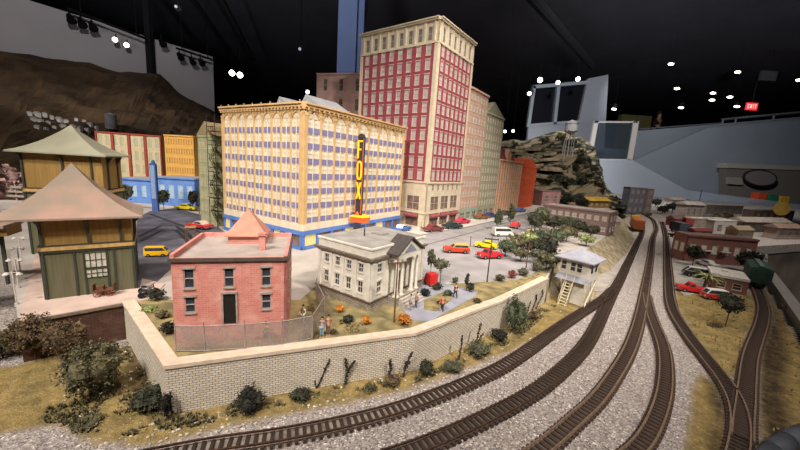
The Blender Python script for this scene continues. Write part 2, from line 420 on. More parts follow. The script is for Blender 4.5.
sk_ = MB(); sk_.prism([(e1.x + 1, e1.y + 3), (EDGE[2].x, EDGE[2].y + .5), (EDGE[3].x, EDGE[3].y + .5), (415, 201), (400, 420), (60, 420)], -50, -3.0)
struct(sk_.build('wall_table_skirt', mat('skirt_paint', '8a7d72', .8, '6c6158', .1)))
# pale ledge along the table edge
lg = thing('table_ledge', 'pale narrow ledge edging the layout table beside the dark aisle', 'ledge', (e1.x, e1.y, -3.5))
path = [e0 - ed * 45, e0, e1, Vector((EDGE[2].x, EDGE[2].y, 0)) * .4 + e1 * .6]
rel(MB().sweep([p + en * 0.9 for p in path], [(0, -3.5), (1.5, -3.5), (1.5, .9), (0, .9)]).build('ledge_board', mat('ledge_paint', '9d968f', 0.6)), lg)
rel(MB().sweep([p + en * 1.6 for p in path], [(0, -45), (.6, -45), (.6, -3.5), (0, -3.5)]).build('fascia', mat('fascia_paint', '3a3634', 0.7)), lg)
# dark bumper rail in the near corner
rb = thing('edge_bumper', 'dark grey rounded bumper lying at the table edge in the bottom right corner', 'bumper', G(800, 450))
pth = [G(762, 466, .6), G(772, 451, .6), G(787, 441, .6), G(812, 431, .6)]
bm_ = MB()
for i in range(3): bm_.cyl(pth[i], pth[i + 1], .62, n=12)
for p in pth[1:3]: bm_.ball(p, .62)
rel(bm_.build('rubber_cover', mat('grey_rubber', '4a4d55', 0.6), smooth=True), rb)

# ---------------------------------------------------------------- town slab and its surfaces
WALLPX = [(18, 322), (70, 313), (125, 303), (167, 367), (310, 348), (415, 334), (480, 309), (500, 302), (547, 279)]
WP = [G(x, y, 3.6) for x, y in WALLPX]
RIGHTEDGE = [(556, 262), (585, 250), (606, 236), (616, 226), (612, 212), (606, 203)]
slab_pts = [tuple(p)[:2] for p in WP] + [tuple(G(x, y, CZ))[:2] for x, y in RIGHTEDGE] + [(150, 330), (-60, 425), (-330, 300), (-330, 120), tuple(G(-60, 240, CZ))[:2], tuple(G(10, 250, CZ))[:2]]
M_PAVE = mat('pale_concrete', 'b5aca2', 0.85, 'a0978e', 0.25, detail=8)
struct(MB().prism(slab_pts, -0.1, CZ - .05).build('ground_town', M_PAVE))
def overlay(name, pxs, m, z=CZ - .05, th=.06):
    return struct(MB().prism([tuple(G(x, y, z + th))[:2] for x, y in pxs], z, z + th).build(name, m))
M_LAWN = mat('dry_lawn', '9a885c', 0.95, '665e42', 0.7, detail=9, bump=.6)
M_ROAD = mat('grey_road', '9a9594', 0.8, '86817f', 0.3, detail=8)
M_ASPH = mat('dark_asphalt', '67656f', 0.7, '4a4850', 0.35, detail=8)
M_PATH = mat('blue_grey_path', '97979f', 0.8, '85858e', 0.6)
overlay('lawn', [(126, 304.5), (168, 364), (310, 346), (415, 332), (480, 307), (500, 300), (545, 278), (551, 266), (518, 279.5), (480, 282), (446, 284), (425, 289), (400, 288), (371, 280), (318, 284), (300, 300), (165, 300), (150, 299)], M_LAWN)
overlay('path_forecourt', [(396, 290), (440, 282), (478, 292), (474, 297), (430, 321), (412, 320), (399, 305)], M_PATH, CZ, .06)
overlay('lawn_island', [(424, 300), (447, 290), (452, 299), (436, 311), (424, 309)], M_LAWN, CZ + .05, .06)
overlay('road_side_street', [(136, 290), (137, 218), (150, 211), (175, 208), (205, 216), (226, 233), (214, 240), (196, 240), (178, 262), (150, 288)], M_ASPH)
overlay('road_main_street', [(330, 262), (404, 238), (470, 226.5), (540, 210.5), (566, 204), (585, 206), (556, 214), (500, 243), (560, 262), (548, 268), (518, 279), (478, 281), (440, 283), (400, 262)], M_ROAD)
overlay('pavement_far_side', [(404, 237.6), (470, 226), (540, 210), (560, 204.5), (536, 203), (460, 219), (400, 228)], mat('sidewalk_concrete', 'c6bdb2', 0.85, 'b5aca1', 0.5), CZ - .05, .14)
overlay('platform_station', [(19, 321), (40, 235), (52, 235), (52, 296), (140, 288), (142, 278), (165, 284), (150, 299), (125, 302), (70, 312)], mat('platform_concrete', 'c4ada0', 0.85, 'b39c90', 0.5), CZ - .05, .10)
# tram grooves in the side street
for pl in ([(140, 236), (160, 226), (176, 226), (190, 236), (196, 246)], [(141, 241), (162, 230), (176, 230), (187, 240), (190, 250)], [(150, 214), (172, 222), (200, 232), (212, 238)]):
    struct(MB().sweep([G(x, y, CZ + .02) for x, y in pl], [(-.28, 0), (.28, 0), (.28, .03), (-.28, .03)]).build('trim_tram_groove', mat('groove_asphalt', '37353b', 0.6)))
for k in range(9):
    t = k / 8; x = 408 + t * 130; a = G(x, 243 - 33 * t ** .85, CZ + .02)
# kerb lines on the main street
for pl in ([(404, 238), (470, 226.5), (540, 210.5)], [(425, 245), (470, 233), (520, 219)]):
    struct(MB().sweep([G(x, y, CZ + .02) for x, y in pl], [(-.15, 0), (.15, 0), (.15, .05), (-.15, .05)]).build('trim_road_line', mat('road_line', '77726f', 0.8)))
# ---- retaining wall
M_BLOCK = brick('cream_block_wall', 'dfd5c4', 'cdc2b0', '6e6053', 0.40, 0.175, 0.022, 0.6, dirt='a89a80', dirt_amt=.12)
M_CAP = mat('wall_capping', 'd3bfa9', 0.8, 'c2ad97', 1.5)
def offs(pts, d):
    out = []
    for i, p in enumerate(pts):
        ns = []
        for a, b in ((i - 1, i), (i, i + 1)):
            if a >= 0 and b < len(pts):
                t = (pts[b] - pts[a]); t.z = 0; t.normalize(); ns.append(Vector((-t.y, t.x, 0)))
        n = sum(ns, Vector()).normalized(); k = n.dot(ns[0]); out.append(p + n * (d / max(k, .4)))
    return out
def wallstrip(pts, z0, z1, d0, d1):
    """solid wall along a path with arc-length UVs for its courses"""
    mb = MB(); A, B = offs(pts, d0), offs(pts, d1); uv = []; s = 0.0
    for i in range(len(pts) - 1):
        L_ = (A[i + 1] - A[i]).length
        q = [A[i], A[i + 1], B[i + 1], B[i]]
        vs = [(p.x, p.y, z0) for p in q] + [(p.x, p.y, z1) for p in q]
        fs = [(0, 1, 5, 4), (4, 5, 6, 7), (2, 3, 7, 6), (3, 2, 1, 0), (1, 2, 6, 5), (3, 0, 4, 7)]
        mb.add(vs, fs)
        w_ = d1 - d0; e = s + L_; h = z1 - z0
        uv += [(s, 0), (e, 0), (e, h), (s, h)] + [(s, 0), (e, 0), (e, w_), (s, w_)] + [(s, 0), (e, 0), (e, h), (s, h)] + [(s, 0), (e, 0), (e, w_), (s, w_)] + [(e, 0), (e + w_, 0), (e + w_, h), (e, h)] + [(s, 0), (s + w_, 0), (s + w_, h), (s, h)]
        s = e
    mb.uv = [c for p in uv for c in p]; return mb
front = WP[2:]
rw = thing('retaining_wall', 'long cream block retaining wall with pale stone capping holding up the town', 'wall', (front[1].x, front[1].y, 0))
rel(wallstrip(front, -.6, 3.55, -.12, .45).build('block_face', M_BLOCK), rw)
rel(wallstrip(front, 3.55, 3.82, -.22, .75).build('capping', M_CAP), rw)
bw = thing('brown_wall', 'dark brown brick retaining wall below the station behind the big bushes', 'wall', (WP[1].x, WP[1].y, 0))
M_BRB = brick('brown_red_brick', '5f4135', '50372e', '3a2c26', 0.5, 0.2, 0.02)
rel(wallstrip(WP[:3], -.6, 3.45, -.1, .35).build('brick_face', M_BRB), bw)
rel(wallstrip(WP[:3], 3.45, 3.7, -.25, .5).build('coping', mat('brown_coping', '8a7a68', 0.8)), bw)
# slope on the right side of the slab
re = [WP[-1]] + [G(x, y, CZ) for x, y in RIGHTEDGE]
sl = MB(); k = len(re)
outp = [p + Vector((.3 + min(1, i / 2) * 4 + 3 * i / k, -min(i, 1.5), 0)) for i, p in enumerate(re)]
for i in range(k - 1):
    a, b, c, d = re[i], re[i + 1], outp[i + 1], outp[i]
    sl.add([(a.x, a.y, CZ - .05), (b.x, b.y, CZ - .05), (c.x, c.y, -.1), (d.x, d.y, -.1)], [(3, 2, 1, 0)])
struct(sl.build('ground_slope', mat('stony_bank', 'a3937a', 0.95, '6f6548', 0.8, detail=9, bump=.6)))
overlay('road_service', [(590, 291), (606, 265), (622, 240), (634, 232), (642, 232), (632, 248), (616, 275), (604, 291)], mat('service_road_paving', 'a59d95', 0.9, '8f877f', 0.5), -.02, .14)
overlay('road_yard', [(672, 262), (690, 258), (712, 268), (704, 292), (684, 296), (675, 284)], mat('yard_paving', 'aea69c', 0.9, '8f877f', 0.5), -.02, .14)

# ---------------------------------------------------------------- hills
def hill(name, top, base, nv, m, amp, zb=CZ - .3, fr=.05, pw=1.0):
    nu = len(top); vs = []; fs = []
    for j in range(nv + 1):
        t = j / nv
        for i in range(nu):
            p = base[i].lerp(top[i], t); p.z = zb + (top[i].z - zb) * (t ** pw)
            k_ = math.sin(math.pi * min(1, t * 1.0)) ** .5 if 0 < t < 1 else 0
            n_ = noise.fractal(p * fr, 1.0, 2.2, 5) * amp * (0.25 + k_)
            p = p + Vector((n_ * .6, -n_ * .8, n_ * .7 if t > 0 else 0)); vs.append(p)
    for j in range(nv):
        for i in range(nu - 1): fs.append((j*nu+i, j*nu+i+1, (j+1)*nu+i+1, (j+1)*nu+i))
    b0 = len(vs)   # back side so that the hill is a solid ridge
    for i in range(nu): p = top[i] + Vector((0, 14, 0)); vs.append((p.x, p.y, -5))
    for i in range(nu - 1): fs.append((nv*nu+i, nv*nu+i+1, b0+i+1, b0+i))
    return struct(MB().add(vs, fs).build(name, m))
def dens(pts, n):
    out = []
    for i in range(len(pts) - 1):
        for k_ in range(n): out.append(pts[i].lerp(pts[i + 1], k_ / n))
    return out + [pts[-1]]
tp = [(-70, 40), (-30, 48), (0, 52), (30, 54), (60, 59), (90, 63), (120, 72), (147, 73), (160, 74), (168, 82), (178, 92), (195, 102), (212, 110), (222, 118)]
M_HILL = mat('brown_hillside', '5f4a34', 0.95, '382d20', 0.03, mix=.5, detail=9, stretch=(1, 1, 2.0), bump=.3)
HILL1 = hill('hill_left', dens([onwall(x, y, 14) for x, y in tp], 6), dens([G(-260 + 36 * i, 176 + 1.4 * i, CZ) for i in range(14)], 6), 30, M_HILL, 7, pw=1.35)
tp2 = [(492, 150), (500, 141), (512, 139), (525, 141), (545, 134), (562, 130), (576, 134), (585, 143), (592, 160), (602, 178), (614, 196), (626, 208)]
M_HILL2 = mat('rocky_hillside', '786c56', 0.95, '23261c', 0.09, mix=1.0, detail=12, stretch=(1, 1, 3.2), bump=.8)
HILL2 = hill('hill_middle', dens([atY(x, y, 290) for x, y in tp2], 6), dens([G(470 + 14 * i, 203.5 + .4 * i, CZ) for i in range(12)], 6), 30, M_HILL2, 9, pw=.9)

from mathutils.bvhtree import BVHTree
def bvh(o): return BVHTree.FromPolygons([v.co.copy() for v in o.data.vertices], [tuple(p.vertices) for p in o.data.polygons])
BV1, BV2 = bvh(HILL1), bvh(HILL2)
def onhill(bv, px, py):
    h = bv.ray_cast(Vector((0, 0, EYE)), ray(px, py).normalized()); return h[0]
# ================================================================ TRACKS
RZ = 0.05
M_RAILB = mat('rusty_rail', '5a463a', 0.4, '3e3028', 4, metal=0.3)
M_RAILS = mat('worn_bright_rail', 'b8a088', 0.28, '9a8474', 4, metal=0.6)
M_RAILM = mat('dull_brown_rail', '9c8672', 0.35, '7c6654', 4, metal=0.4)
M_TIE = mat('dark_sleeper_wood', '41332a', 0.9, '2d241d', 2.5, rnd=.25)
M_TIEL = mat('weathered_sleeper_wood', '4e3e34', 0.9, '382b24', 2.5, rnd=.25)
M_BED = mat('dark_track_bed', '5f534b', 0.95, '463c35', 2.0, detail=8, bump=.8)
def spline(pts, st=0.6):
    P = [pts[0] * 2 - pts[1]] + pts + [pts[-1] * 2 - pts[-2]]; out = []
    for i in range(1, len(P) - 2):
        a, b, c, d = P[i-1:i+3]; n = max(2, int((c - b).length / 0.4))
        for k in range(n):
            t = k / n
            out.append(0.5 * ((2*b) + (c - a) * t + (2*a - 5*b + 4*c - d) * t*t + (3*b - a - 3*c + d) * t**3))
    out.append(P[-2])
    for _ in range(12):                                    # iron out the hand-read kinks
        out = [out[0]] + [(out[i-1] + out[i] * 2 + out[i+1]) * .25 for i in range(1, len(out) - 1)] + [out[-1]]
    res = [out[0]]; acc = 0
    for i in range(1, len(out)):
        seg = out[i] - out[i-1]; L_ = seg.length; 
        while acc + L_ >= st:
            r = (st - acc) / L_; p = out[i-1] + seg * r if False else out[i] - seg * (1 - r)
            res.append(p.copy()); out[i-1] = p; seg = out[i] - p; L_ = seg.length; acc = 0
        acc += L_
    return res
tie_mesh = {}
def track(pxs, label, mrail, mtie, g=.57, step=0.5, bed=None, name='railway_track'):
    pts = spline([G(x, y, 0.15) for x, y in pxs], step)
    for p in pts: p.z = RZ
    t = thing(name, label, 'railway track', pts[0])
    for sgn in (-1, 1):
        c_ = sgn * g; rp = [(c_ - .07, .20), (c_ + .07, .20), (c_ + .07, .24), (c_ + .02, .28), (c_ + .055, .42), (c_ - .055, .42), (c_ - .02, .28), (c_ - .07, .24)]
        rel(MB().sweep(pts, rp).build('rail', mrail), t)
    rel(MB().sweep(pts, [(-g - .12, -.1), (g + .12, -.1), (g - .02, .13), (-g + .02, .13)]).build('ballast_bed', bed or M_BED), t)
    tk = (mtie.name, g); hw = g + .25
    if tk not in tie_mesh:
        tie_mesh[tk] = MB().box(-hw, hw, -.11, .11, 0, .2).mesh('sleeper', mtie)
    cand = []
    for i in range(1, len(pts) - 1):
        d = pts[i + 1] - pts[i - 1]; cand.append((pts[i].length, pts[i], math.atan2(d.y, d.x) - math.pi / 2))
    def vis(p):
        v = p - Vector((0, 0, EYE)); f = v.dot(cF)
        return f > 1 and abs(v.dot(cR) / f * FPX) < 420 and v.dot(cU) / f * FPX > -245
    near = [c for c in cand if vis(c[1])]; near.sort(key=lambda c: c[0]); rest = near[99:]; near = near[:99]
    for k, (_, p, a) in enumerate(near):
        o = bpy.data.objects.new('sleeper', tie_mesh[tk]); col.objects.link(o); o.parent = t
        o.location = p - pts[0] + Vector((0, 0, .06)); o.rotation_euler = (0, 0, a + random.uniform(-.02, .02))
    if rest:
        mb = MB()
        for _, p, a in rest:
            mb.box(-hw, hw, -.11, .11, .06, .26, 0, Matrix.Translation(p) @ Matrix.Rotation(a, 4, 'Z'))
        o = rel(mb.build('sleepers', mtie), t); o['kind'] = 'stuff'
    return t
track([(90, 472), (203, 449), (260, 441), (320, 430), (400, 410), (480, 378.5), (516, 359), (562, 326), (588, 309), (604, 299), (613, 289.5)], 'outermost curved track, nearest to the cream retaining wall', M_RAILB, M_TIE, .53, bed=mat('pale_track_bed', '8f847a', 0.95, '685c53', 2.0, detail=8, bump=.8))
track([(330, 478), (416, 450), (480, 422), (537, 391), (574, 359), (591, 337), (605, 309), (614, 291), (621, 278), (626.5, 266), (636.5, 244.8), (642.5, 230.6), (641, 221), (633, 214.6), (622, 211)], 'second curved track from the retaining wall, running on into the distance past the signal tower', M_RAILB, M_TIE, .52)
track([(500, 478), (544, 449), (572, 424), (600, 397), (625, 359), (635, 335), (641, 312), (645, 290), (648, 273), (650.5, 257), (653, 238), (656, 228), (652, 219), (641, 213)], 'long middle track with a bright inner rail, third from the retaining wall', M_RAILM, M_TIEL, .49)
track([(620, 465), (641, 447), (656, 420), (664.5, 390), (665, 360), (661, 342), (655, 327), (649, 309), (646, 294)], 'curved branch track joining the middle track from the bottom of the yard', M_RAILM, M_TIEL, .49)
track([(662, 222), (666, 237), (668, 273), (671, 305), (686, 333), (705, 358), (723, 381), (735, 402), (740, 424), (738, 450), (733, 470)], 'dark straight track between the pale gravel and the mustard grass island', M_RAILS, M_TIE, .54)
track([(742, 440), (743, 420), (745, 404), (746.5, 385), (750, 358), (756, 340), (762, 322), (763, 308), (759, 295), (753, 283), (744, 272)], 'siding track curving up to the green boxcar', M_RAILS, M_TIEL, .57)

# ================================================================ BUILDINGS
def ang(a): return -R(a)
class Bld:
    """walls in local coordinates: front face y=0 for x in [-W,0]; right face x=0 for y in [0,D]"""
    def __init__(s, name, label, cat, c, a, W, D, z0, z1, group=None):
        s.W, s.D, s.z0, s.z1 = W, D, 0, z1 - z0
        s.r = thing(name, label, cat, (c[0], c[1], z0), ang(a), group); s.nw = []
    def fb(s, mb, face, a, b, za, zb, d0, d1, m=0):
        if face == 'F': mb.box(-s.W + a, -s.W + b, -d1, -d0, za, zb, m)
        elif face == 'R': mb.box(d0, d1, a, b, za, zb, m)
        elif face == 'L': mb.box(-s.W - d1, -s.W - d0, a, b, za, zb, m)
        return mb
    def core(s, m, t=.25, z1=None, name='wall_core'):
        s.build(MB().box(-s.W + t, -t, t, s.D, 0, z1 or s.z1), name, m)
    def build(s, mb, name, m, smooth=False): return mb.build(name, m, s.r, smooth)
    def skin(s, mb, face, cols, rows, z0, z1, t=.25):
        Lf = s.W if face in 'F' else s.D; e = 0
        for (a, b) in cols + [(Lf, Lf)]:
            if a > e + 1e-4: s.fb(mb, face, e, a, z0, z1, -t, 0)
            if a < Lf:
                z = z0
                for (c, d) in rows + [(z1, z1)]:
                    if c > z + 1e-4: s.fb(mb, face, a, b, z, c, -t, 0)
                    z = d
            e = b
        for (a, b) in cols:
            for (c, d) in rows: s.nw.append((face, a, b, c, d))
    def window_mesh(s, w, h, mf, mp, sill=True, mull=1, t=.25):
        mb = MB(); f = min(.09, w * .1)
        mb.box(-w/2, w/2, .10, .14, 0, h, 1)
        mb.box(-w/2, -w/2 + f, .02, .12, 0, h); mb.box(w/2 - f, w/2, .02, .12, 0, h)
        mb.box(-w/2 + f, w/2 - f, .02, .12, h - f, h); mb.box(-w/2 + f, w/2 - f, .02, .12, 0, f)
        mb.box(-w/2 + f, w/2 - f, .03, .11, h * .5 - f / 2, h * .5 + f / 2)
        if mull: mb.box(-f / 3, f / 3, .04, .11, f, h - f)
        if sill: mb.box(-w/2 - .05, w/2 + .05, -.09, .02, -.1, 0.0)
        return mb
    def windows(s, mf, mp, sill=True, mull=1, limit=96, lint=None):
        """each window a part; the ones farthest from the near corner past the hundredth are one part"""
        def place(q):
            face, a, b, c, d = q; m_ = (a + b) / 2
            if face == 'F': return Vector((-s.W + m_, 0, c)), 0
            if face == 'R': return Vector((0, m_, c)), math.pi / 2
            return Vector((-s.W, m_, c)), -math.pi / 2
        ws = sorted(s.nw, key=lambda q: (s.r.matrix_basis @ place(q)[0]).length); cache = {}
        rest = MB()
        for k, q in enumerate(ws):
            w, h = round(q[2] - q[1], 3), round(q[4] - q[3], 3); loc, rz = place(q)
            if (w, h) not in cache:
                mb = s.window_mesh(w, h, mf, mp, sill, mull)
                if lint: mb.box(-w/2 - .08, w/2 + .08, -.08, .02, h - .02, h + .16)
                cache[(w, h)] = (mb, mb.mesh('window', [mf, mp]))
            if k < limit:
                o = bpy.data.objects.new('window', cache[(w, h)][1]); col.objects.link(o); o.parent = s.r
                o.location = loc; o.rotation_euler = (0, 0, rz)
            else:
                mb = cache[(w, h)][0]; M = Matrix.Translation(loc) @ Matrix.Rotation(rz, 4, 'Z')
                rest.v += []; off = len(rest.v)
                rest.v += [tuple(M @ Vector(v)) for v in mb.v]; rest.f += [tuple(i + off for i in f) for f in mb.f]; rest.m += mb.m
        if rest.v:
            o = rest.build('windows', [mf, mp], s.r); o['kind'] = 'stuff'
        s.nw = []
def evenly(L_, n, w, m0=0.0, m1=None):
    m1 = m0 if m1 is None else m1; p = (L_ - m0 - m1) / n
    return [(m0 + p * (i + .5) - w / 2, m0 + p * (i + .5) + w / 2) for i in range(n)]

M_PC = mat('cream_lit_pane', 'e8dfcc', 0.4, 'cfc4b0', 0.5); M_PG = mat('grey_pane', '8c857f', 0.3, '6c6866', 0.6)
M_SH = mat('shop_glass', '5a4a48', 0.3, '8a7468', 0.6)

# ---- yellow office block with the vertical sign
B = Bld('office_block', 'large cream and ochre office block with lavender bands and a tall vertical sign', 'building', (-15.5, 51.92), 31.8, 21.65, 28.85, CZ, 26.6)
M_FW = mat('cream_terracotta', 'dccdb2', 0.8, 'd0c0a2', 0.8); M_FP = mat('ochre_pilaster', 'c9a878', 0.8, 'be9a68', 0.8)
M_LAV = mat('lavender_panel', '817da0', 0.7, '757195', 0.6); M_BLU = mat('blue_shopfront', '5f7fc0', 0.6, '5070ad', 0.6)
B.core(M_FW)
sk = MB(); g0, top = 4.2, 22.9
rh = (20.6 - g0) / 7
for face, Lf, nb in (('F', B.W, 9), ('R', B.D, 9)):
    cols = []
    for a, b in evenly(Lf, nb, Lf / nb * .72, .35):
        m_ = (a + b) / 2; cols += [(a, m_ - .07), (m_ + .07, b)]
    rows = [(g0 + rh * i + 1.0, g0 + rh * (i + 1)) for i in range(7)]
    B.skin(sk, face, cols, rows, g0, 22.9)
B.build(sk, 'facade', M_FW)
B.windows(mat('pale_frame_paint', 'ddd0b6', 0.6), M_PC, sill=False, mull=0, limit=98)
for face, Lf, nb in (('F', B.W, 9), ('R', B.D, 9)):
    p = (Lf - .7) / nb
    for k in range(nb):
        mb = MB(); x = .35 + p * (k + .5); B.fb(mb, face, x - .07, x + .07, g0, 20.9, 0, .1); B.build(mb, 'mullion', M_FW)
    for i in range(7):
        mb = MB()
        B.fb(mb, face, .2, Lf - .2, g0 + rh * i + .08, g0 + rh * i + .98, 0, .05)
        B.build(mb, 'spandrel_band', M_LAV)
    for k in range(nb + 1):
        mb = MB(); x = .35 + p * k; hw = .17 if 0 < k < nb else .38
        B.fb(mb, face, max(0, x - hw), min(Lf, x + hw), g0, 21.3, 0, .22)
        B.fb(mb, face, max(0, x - hw - .1), min(Lf, x + hw + .1), 20.9, 21.3, 0, .28)
        B.build(mb, 'pilaster', M_FP)
    # arches under the cornice
    mb = MB(); p = (Lf - .7) / nb
    for k in range(nb):
        x0 = .35 + p * k; n = 8
        for j in range(n):
            t0, t1 = math.pi * j / n, math.pi * (j + 1) / n; r = p * .36; xc = x0 + p / 2
            xa, xb = xc - r * math.cos(t0), xc - r * math.cos(t1); zt = 20.7 + min(math.sin(t0), math.sin(t1)) * r * .9
            B.fb(mb, face, xa, xb, zt, 21.8, 0, .16)
        B.fb(mb, face, x0, x0 + p * .14, 20.7, 21.8, 0, .16); B.fb(mb, face, x0 + p * .86, x0 + p, 20.7, 21.8, 0, .16)
    B.fb(mb, face, 0, Lf, 21.8, 22.1, 0, .3); B.fb(mb, face, 0, Lf, 22.1, 22.5, 0, .55); B.fb(mb, face, 0, Lf, 22.5, 22.75, 0, .8)
    for k in range(nb * 3):
        x = (k + .5) * Lf / (nb * 3); B.fb(mb, face, x - .12, x + .12, 21.75, 22.1, .3, .6)
    B.build(mb, 'cornice', M_FP)
    # blue arcade of shops at street level
    mb = MB(); B.fb(mb, face, -.0, Lf, 2.4, 3.1, 0, .4); B.fb(mb, face, 0, Lf, 0, .5, 0, .25)
    for k in range(nb + 1): x = Lf * k / nb; B.fb(mb, face, max(0, x - .3), min(Lf, x + .3), 0, 2.4, 0, .3)
    B.build(mb, 'blue_shopfront', M_BLU)
    mb = MB(); B.fb(mb, face, 0, Lf, 3.1, 4.25, -.2, .2); B.build(mb, 'cream_fascia', M_FW)
    for k in range(nb):
        mb = MB(); a, b = Lf * k / nb + .35, Lf * (k + 1) / nb - .35
        B.fb(mb, face, a, b, .55, 2.35, -.05, .08); B.build(mb, 'shop_window', M_SH if k % 3 else mat('lit_shop_glass', 'd9c98a', 0.4, emit='ffd98a', es=.25))
mb = MB().box(-B.W + .1, -.1, .1, B.D, 22.7, 22.9); B.build(mb, 'roof', mat('pale_roof_gravel', '9c9084', 0.9))
for k in range(10):
    for face, Lf in (('F', B.W), ('R', B.D)):
        mb = MB(); x = .4 + (Lf - .8) * k / 9
        if face == 'F': mb.cyl((-B.W + x, -.4, 22.7), (-B.W + x, -.4, 22.9), .07, .05, 6).ball((-B.W + x, -.4, 23.0), .11, n=6, k=4)
        else: mb.cyl((.4, x, 22.7), (.4, x, 22.9), .07, .05, 6).ball((.4, x, 23.0), .11, n=6, k=4)
        B.build(mb, 'finial', mat('finial_paint', 'c9a467', 0.7))
# saw-tooth skylights on the roof
for (xa, xb, ya) in ((-18.0, -11.0, 8), (-11.0, -3.0, 8)):
    mb = MB()
    mb.add([(xa, ya, 22.85), (xb, ya, 22.85), (xb, ya + 8, 22.85), (xa, ya + 8, 22.85), ((xa * .7 + xb * .3), ya, 26.0), ((xa * .7 + xb * .3), ya + 8, 26.0)],
           [(0, 1, 4), (3, 5, 2), (0, 4, 5, 3), (1, 2, 5, 4)])
    B.build(mb, 'skylight', mat('skylight_glass', 'a4a4a6', 0.4, '98989c', .5))
# the blade sign
sy = 11.9; sgn = thing('blade_sign', 'tall dark vertical sign with glowing yellow letters on the office block', 'sign', B.r.matrix_basis @ Vector((.9, sy, 3.6)), ang(31.8))
M_SB = mat('sign_body', '3a3a3c', 0.5); M_NEON = mat('yellow_neon', 'e0a828', 0.4, emit='ffb010', es=.9); M_NR = mat('orange_trim', 'c25a20', 0.5, emit='e06818', es=.5)
MB().box(0, 1.5, -.2, .2, 1.3, 15.2).cyl((.75, -.2, 15.2), (.75, .2, 15.2), .75, n=20).build('sign_body', M_SB, sgn)
mb = MB()
def letter(mb, segs, x0, z0, w_, h_, y=-.3, t=.17):
    for (a, b, c, d) in segs: mb.cyl((x0 + a * w_, y, z0 + b * h_), (x0 + c * w_, y, z0 + d * h_), t, n=6)
letter(mb, [(0, 0, 0, 1), (0, 1, 1, 1), (0, .52, .75, .52)], .32, 11.6, .86, 3.0); mb.build('letter', M_NEON, sgn); mb = MB()
letter(mb, [(0, .15, 0, .85), (1, .15, 1, .85), (0, .85, .25, 1), (.25, 1, .75, 1), (.75, 1, 1, .85), (0, .15, .25, 0), (.25, 0, .75, 0), (.75, 0, 1, .15)], .32, 7.9, .86, 3.1); mb.build('letter', M_NEON, sgn); mb = MB()
letter(mb, [(0, 0, 1, 1), (0, 1, 1, 0)], .32, 4.3, .86, 3.0); mb.build('letter', M_NEON, sgn)
for x in (.08, 1.42): MB().box(x - .05, x + .05, -.28, -.2, 1.6, 15.1).build('edge_tube', M_NR, sgn)
mq = thing('theatre_marquee', 'orange and red marquee with small lamps at the foot of the vertical sign', 'marquee', B.r.matrix_basis @ Vector((.9, sy + .2, 3.65)), ang(31.8))
MB().prism([(0, -1.6), (2.4, -1.1), (2.9, 0), (2.4, 1.1), (0, 1.6)], 0, 1.1).build('canopy', mat('orange_canopy', 'c8562a', 0.5, emit='ff7a20', es=.25), mq)
MB().prism([(0, -1.75), (2.5, -1.2), (3.05, 0), (2.5, 1.2), (0, 1.75)], .95, 1.2).build('lit_edge', M_NEON, mq)
MB().cyl((.6, -.2, 1.2), (.6, -.2, 2.1), .55, .1, 10).build('crest', M_NR, mq)
# ---- tower
B = Bld('hotel_tower', 'tall red and cream skyscraper with a pale crown, the tallest building', 'building', (5.74, 77.53), 35.9, 22.85, 17.7, CZ, 49.5)
M_RED = mat('crimson_brick', '9e4852', 0.85, '8e3e48', 0.7); M_CR = mat('cream_stone', 'd3c5ab', 0.8, 'c4b599', 0.6)
M_WT = mat('cream_frame', 'cfc0ac', 0.6); M_WP = mat('blind_pane', 'c8bcb4', 0.4, 'aca09a', 0.5)
zr0, zr1, zt = 11.0, 41.2, 45.8
B.core(M_CR, z1=zt - .1)
sk = MB(); n = 10; rh = (zr1 - zr0) / n
for face, Lf, nc, ww in (('F', B.W, 8, 1.35), ('R', B.D, 7, 1.25)):
    B.skin(sk, face, evenly(Lf, nc, ww, 1.1), [(zr0 + rh * i + .55, zr0 + rh * (i + 1) - .3) for i in range(n)], zr0, zr1)
B.build(sk, 'red_facade', M_RED)
B.windows(M_WT, M_WP, sill=True, mull=0, limit=72, lint=True)
sk = MB()
for face, Lf, nc, ww in (('F', B.W, 8, 1.15), ('R', B.D, 6, 1.0)):
    B.skin(sk, face, evenly(Lf, nc, ww, 1.0), [(zr1 + .5, zt - 1.2)], zr1, zt)
B.build(sk, 'crown', M_CR); B.windows(M_WT, M_PG, sill=False, mull=0)
sk = MB()
B.skin(sk, 'F', evenly(B.W, 4, 3.6, 1.2), [(4.2, 7.6)], 3.6, zr0)
B.skin(sk, 'R', evenly(B.D, 3, 3.8, 1.4), [(4.2, 7.6)], 3.6, 8.6)
B.skin(sk, 'R', evenly(B.D, 6, 1.0, 1.4), [(9.0, 10.5)], 8.6, zr0)
B.build(sk, 'base_storeys', M_CR); B.windows(M_WT, M_SH, sill=True, mull=1)
sk = MB()
B.skin(sk, 'F', evenly(B.W, 4, 3.6, 1.2), [(.4, 3.0)], 0, 3.6); B.skin(sk, 'R', evenly(B.D, 3, 3.8, 1.4), [(.4, 3.0)], 0, 3.6)
B.build(sk, 'ground_storey', M_CR); B.windows(mat('dark_shop_frame', '6b3f3c', 0.6), M_SH, sill=False, mull=1)
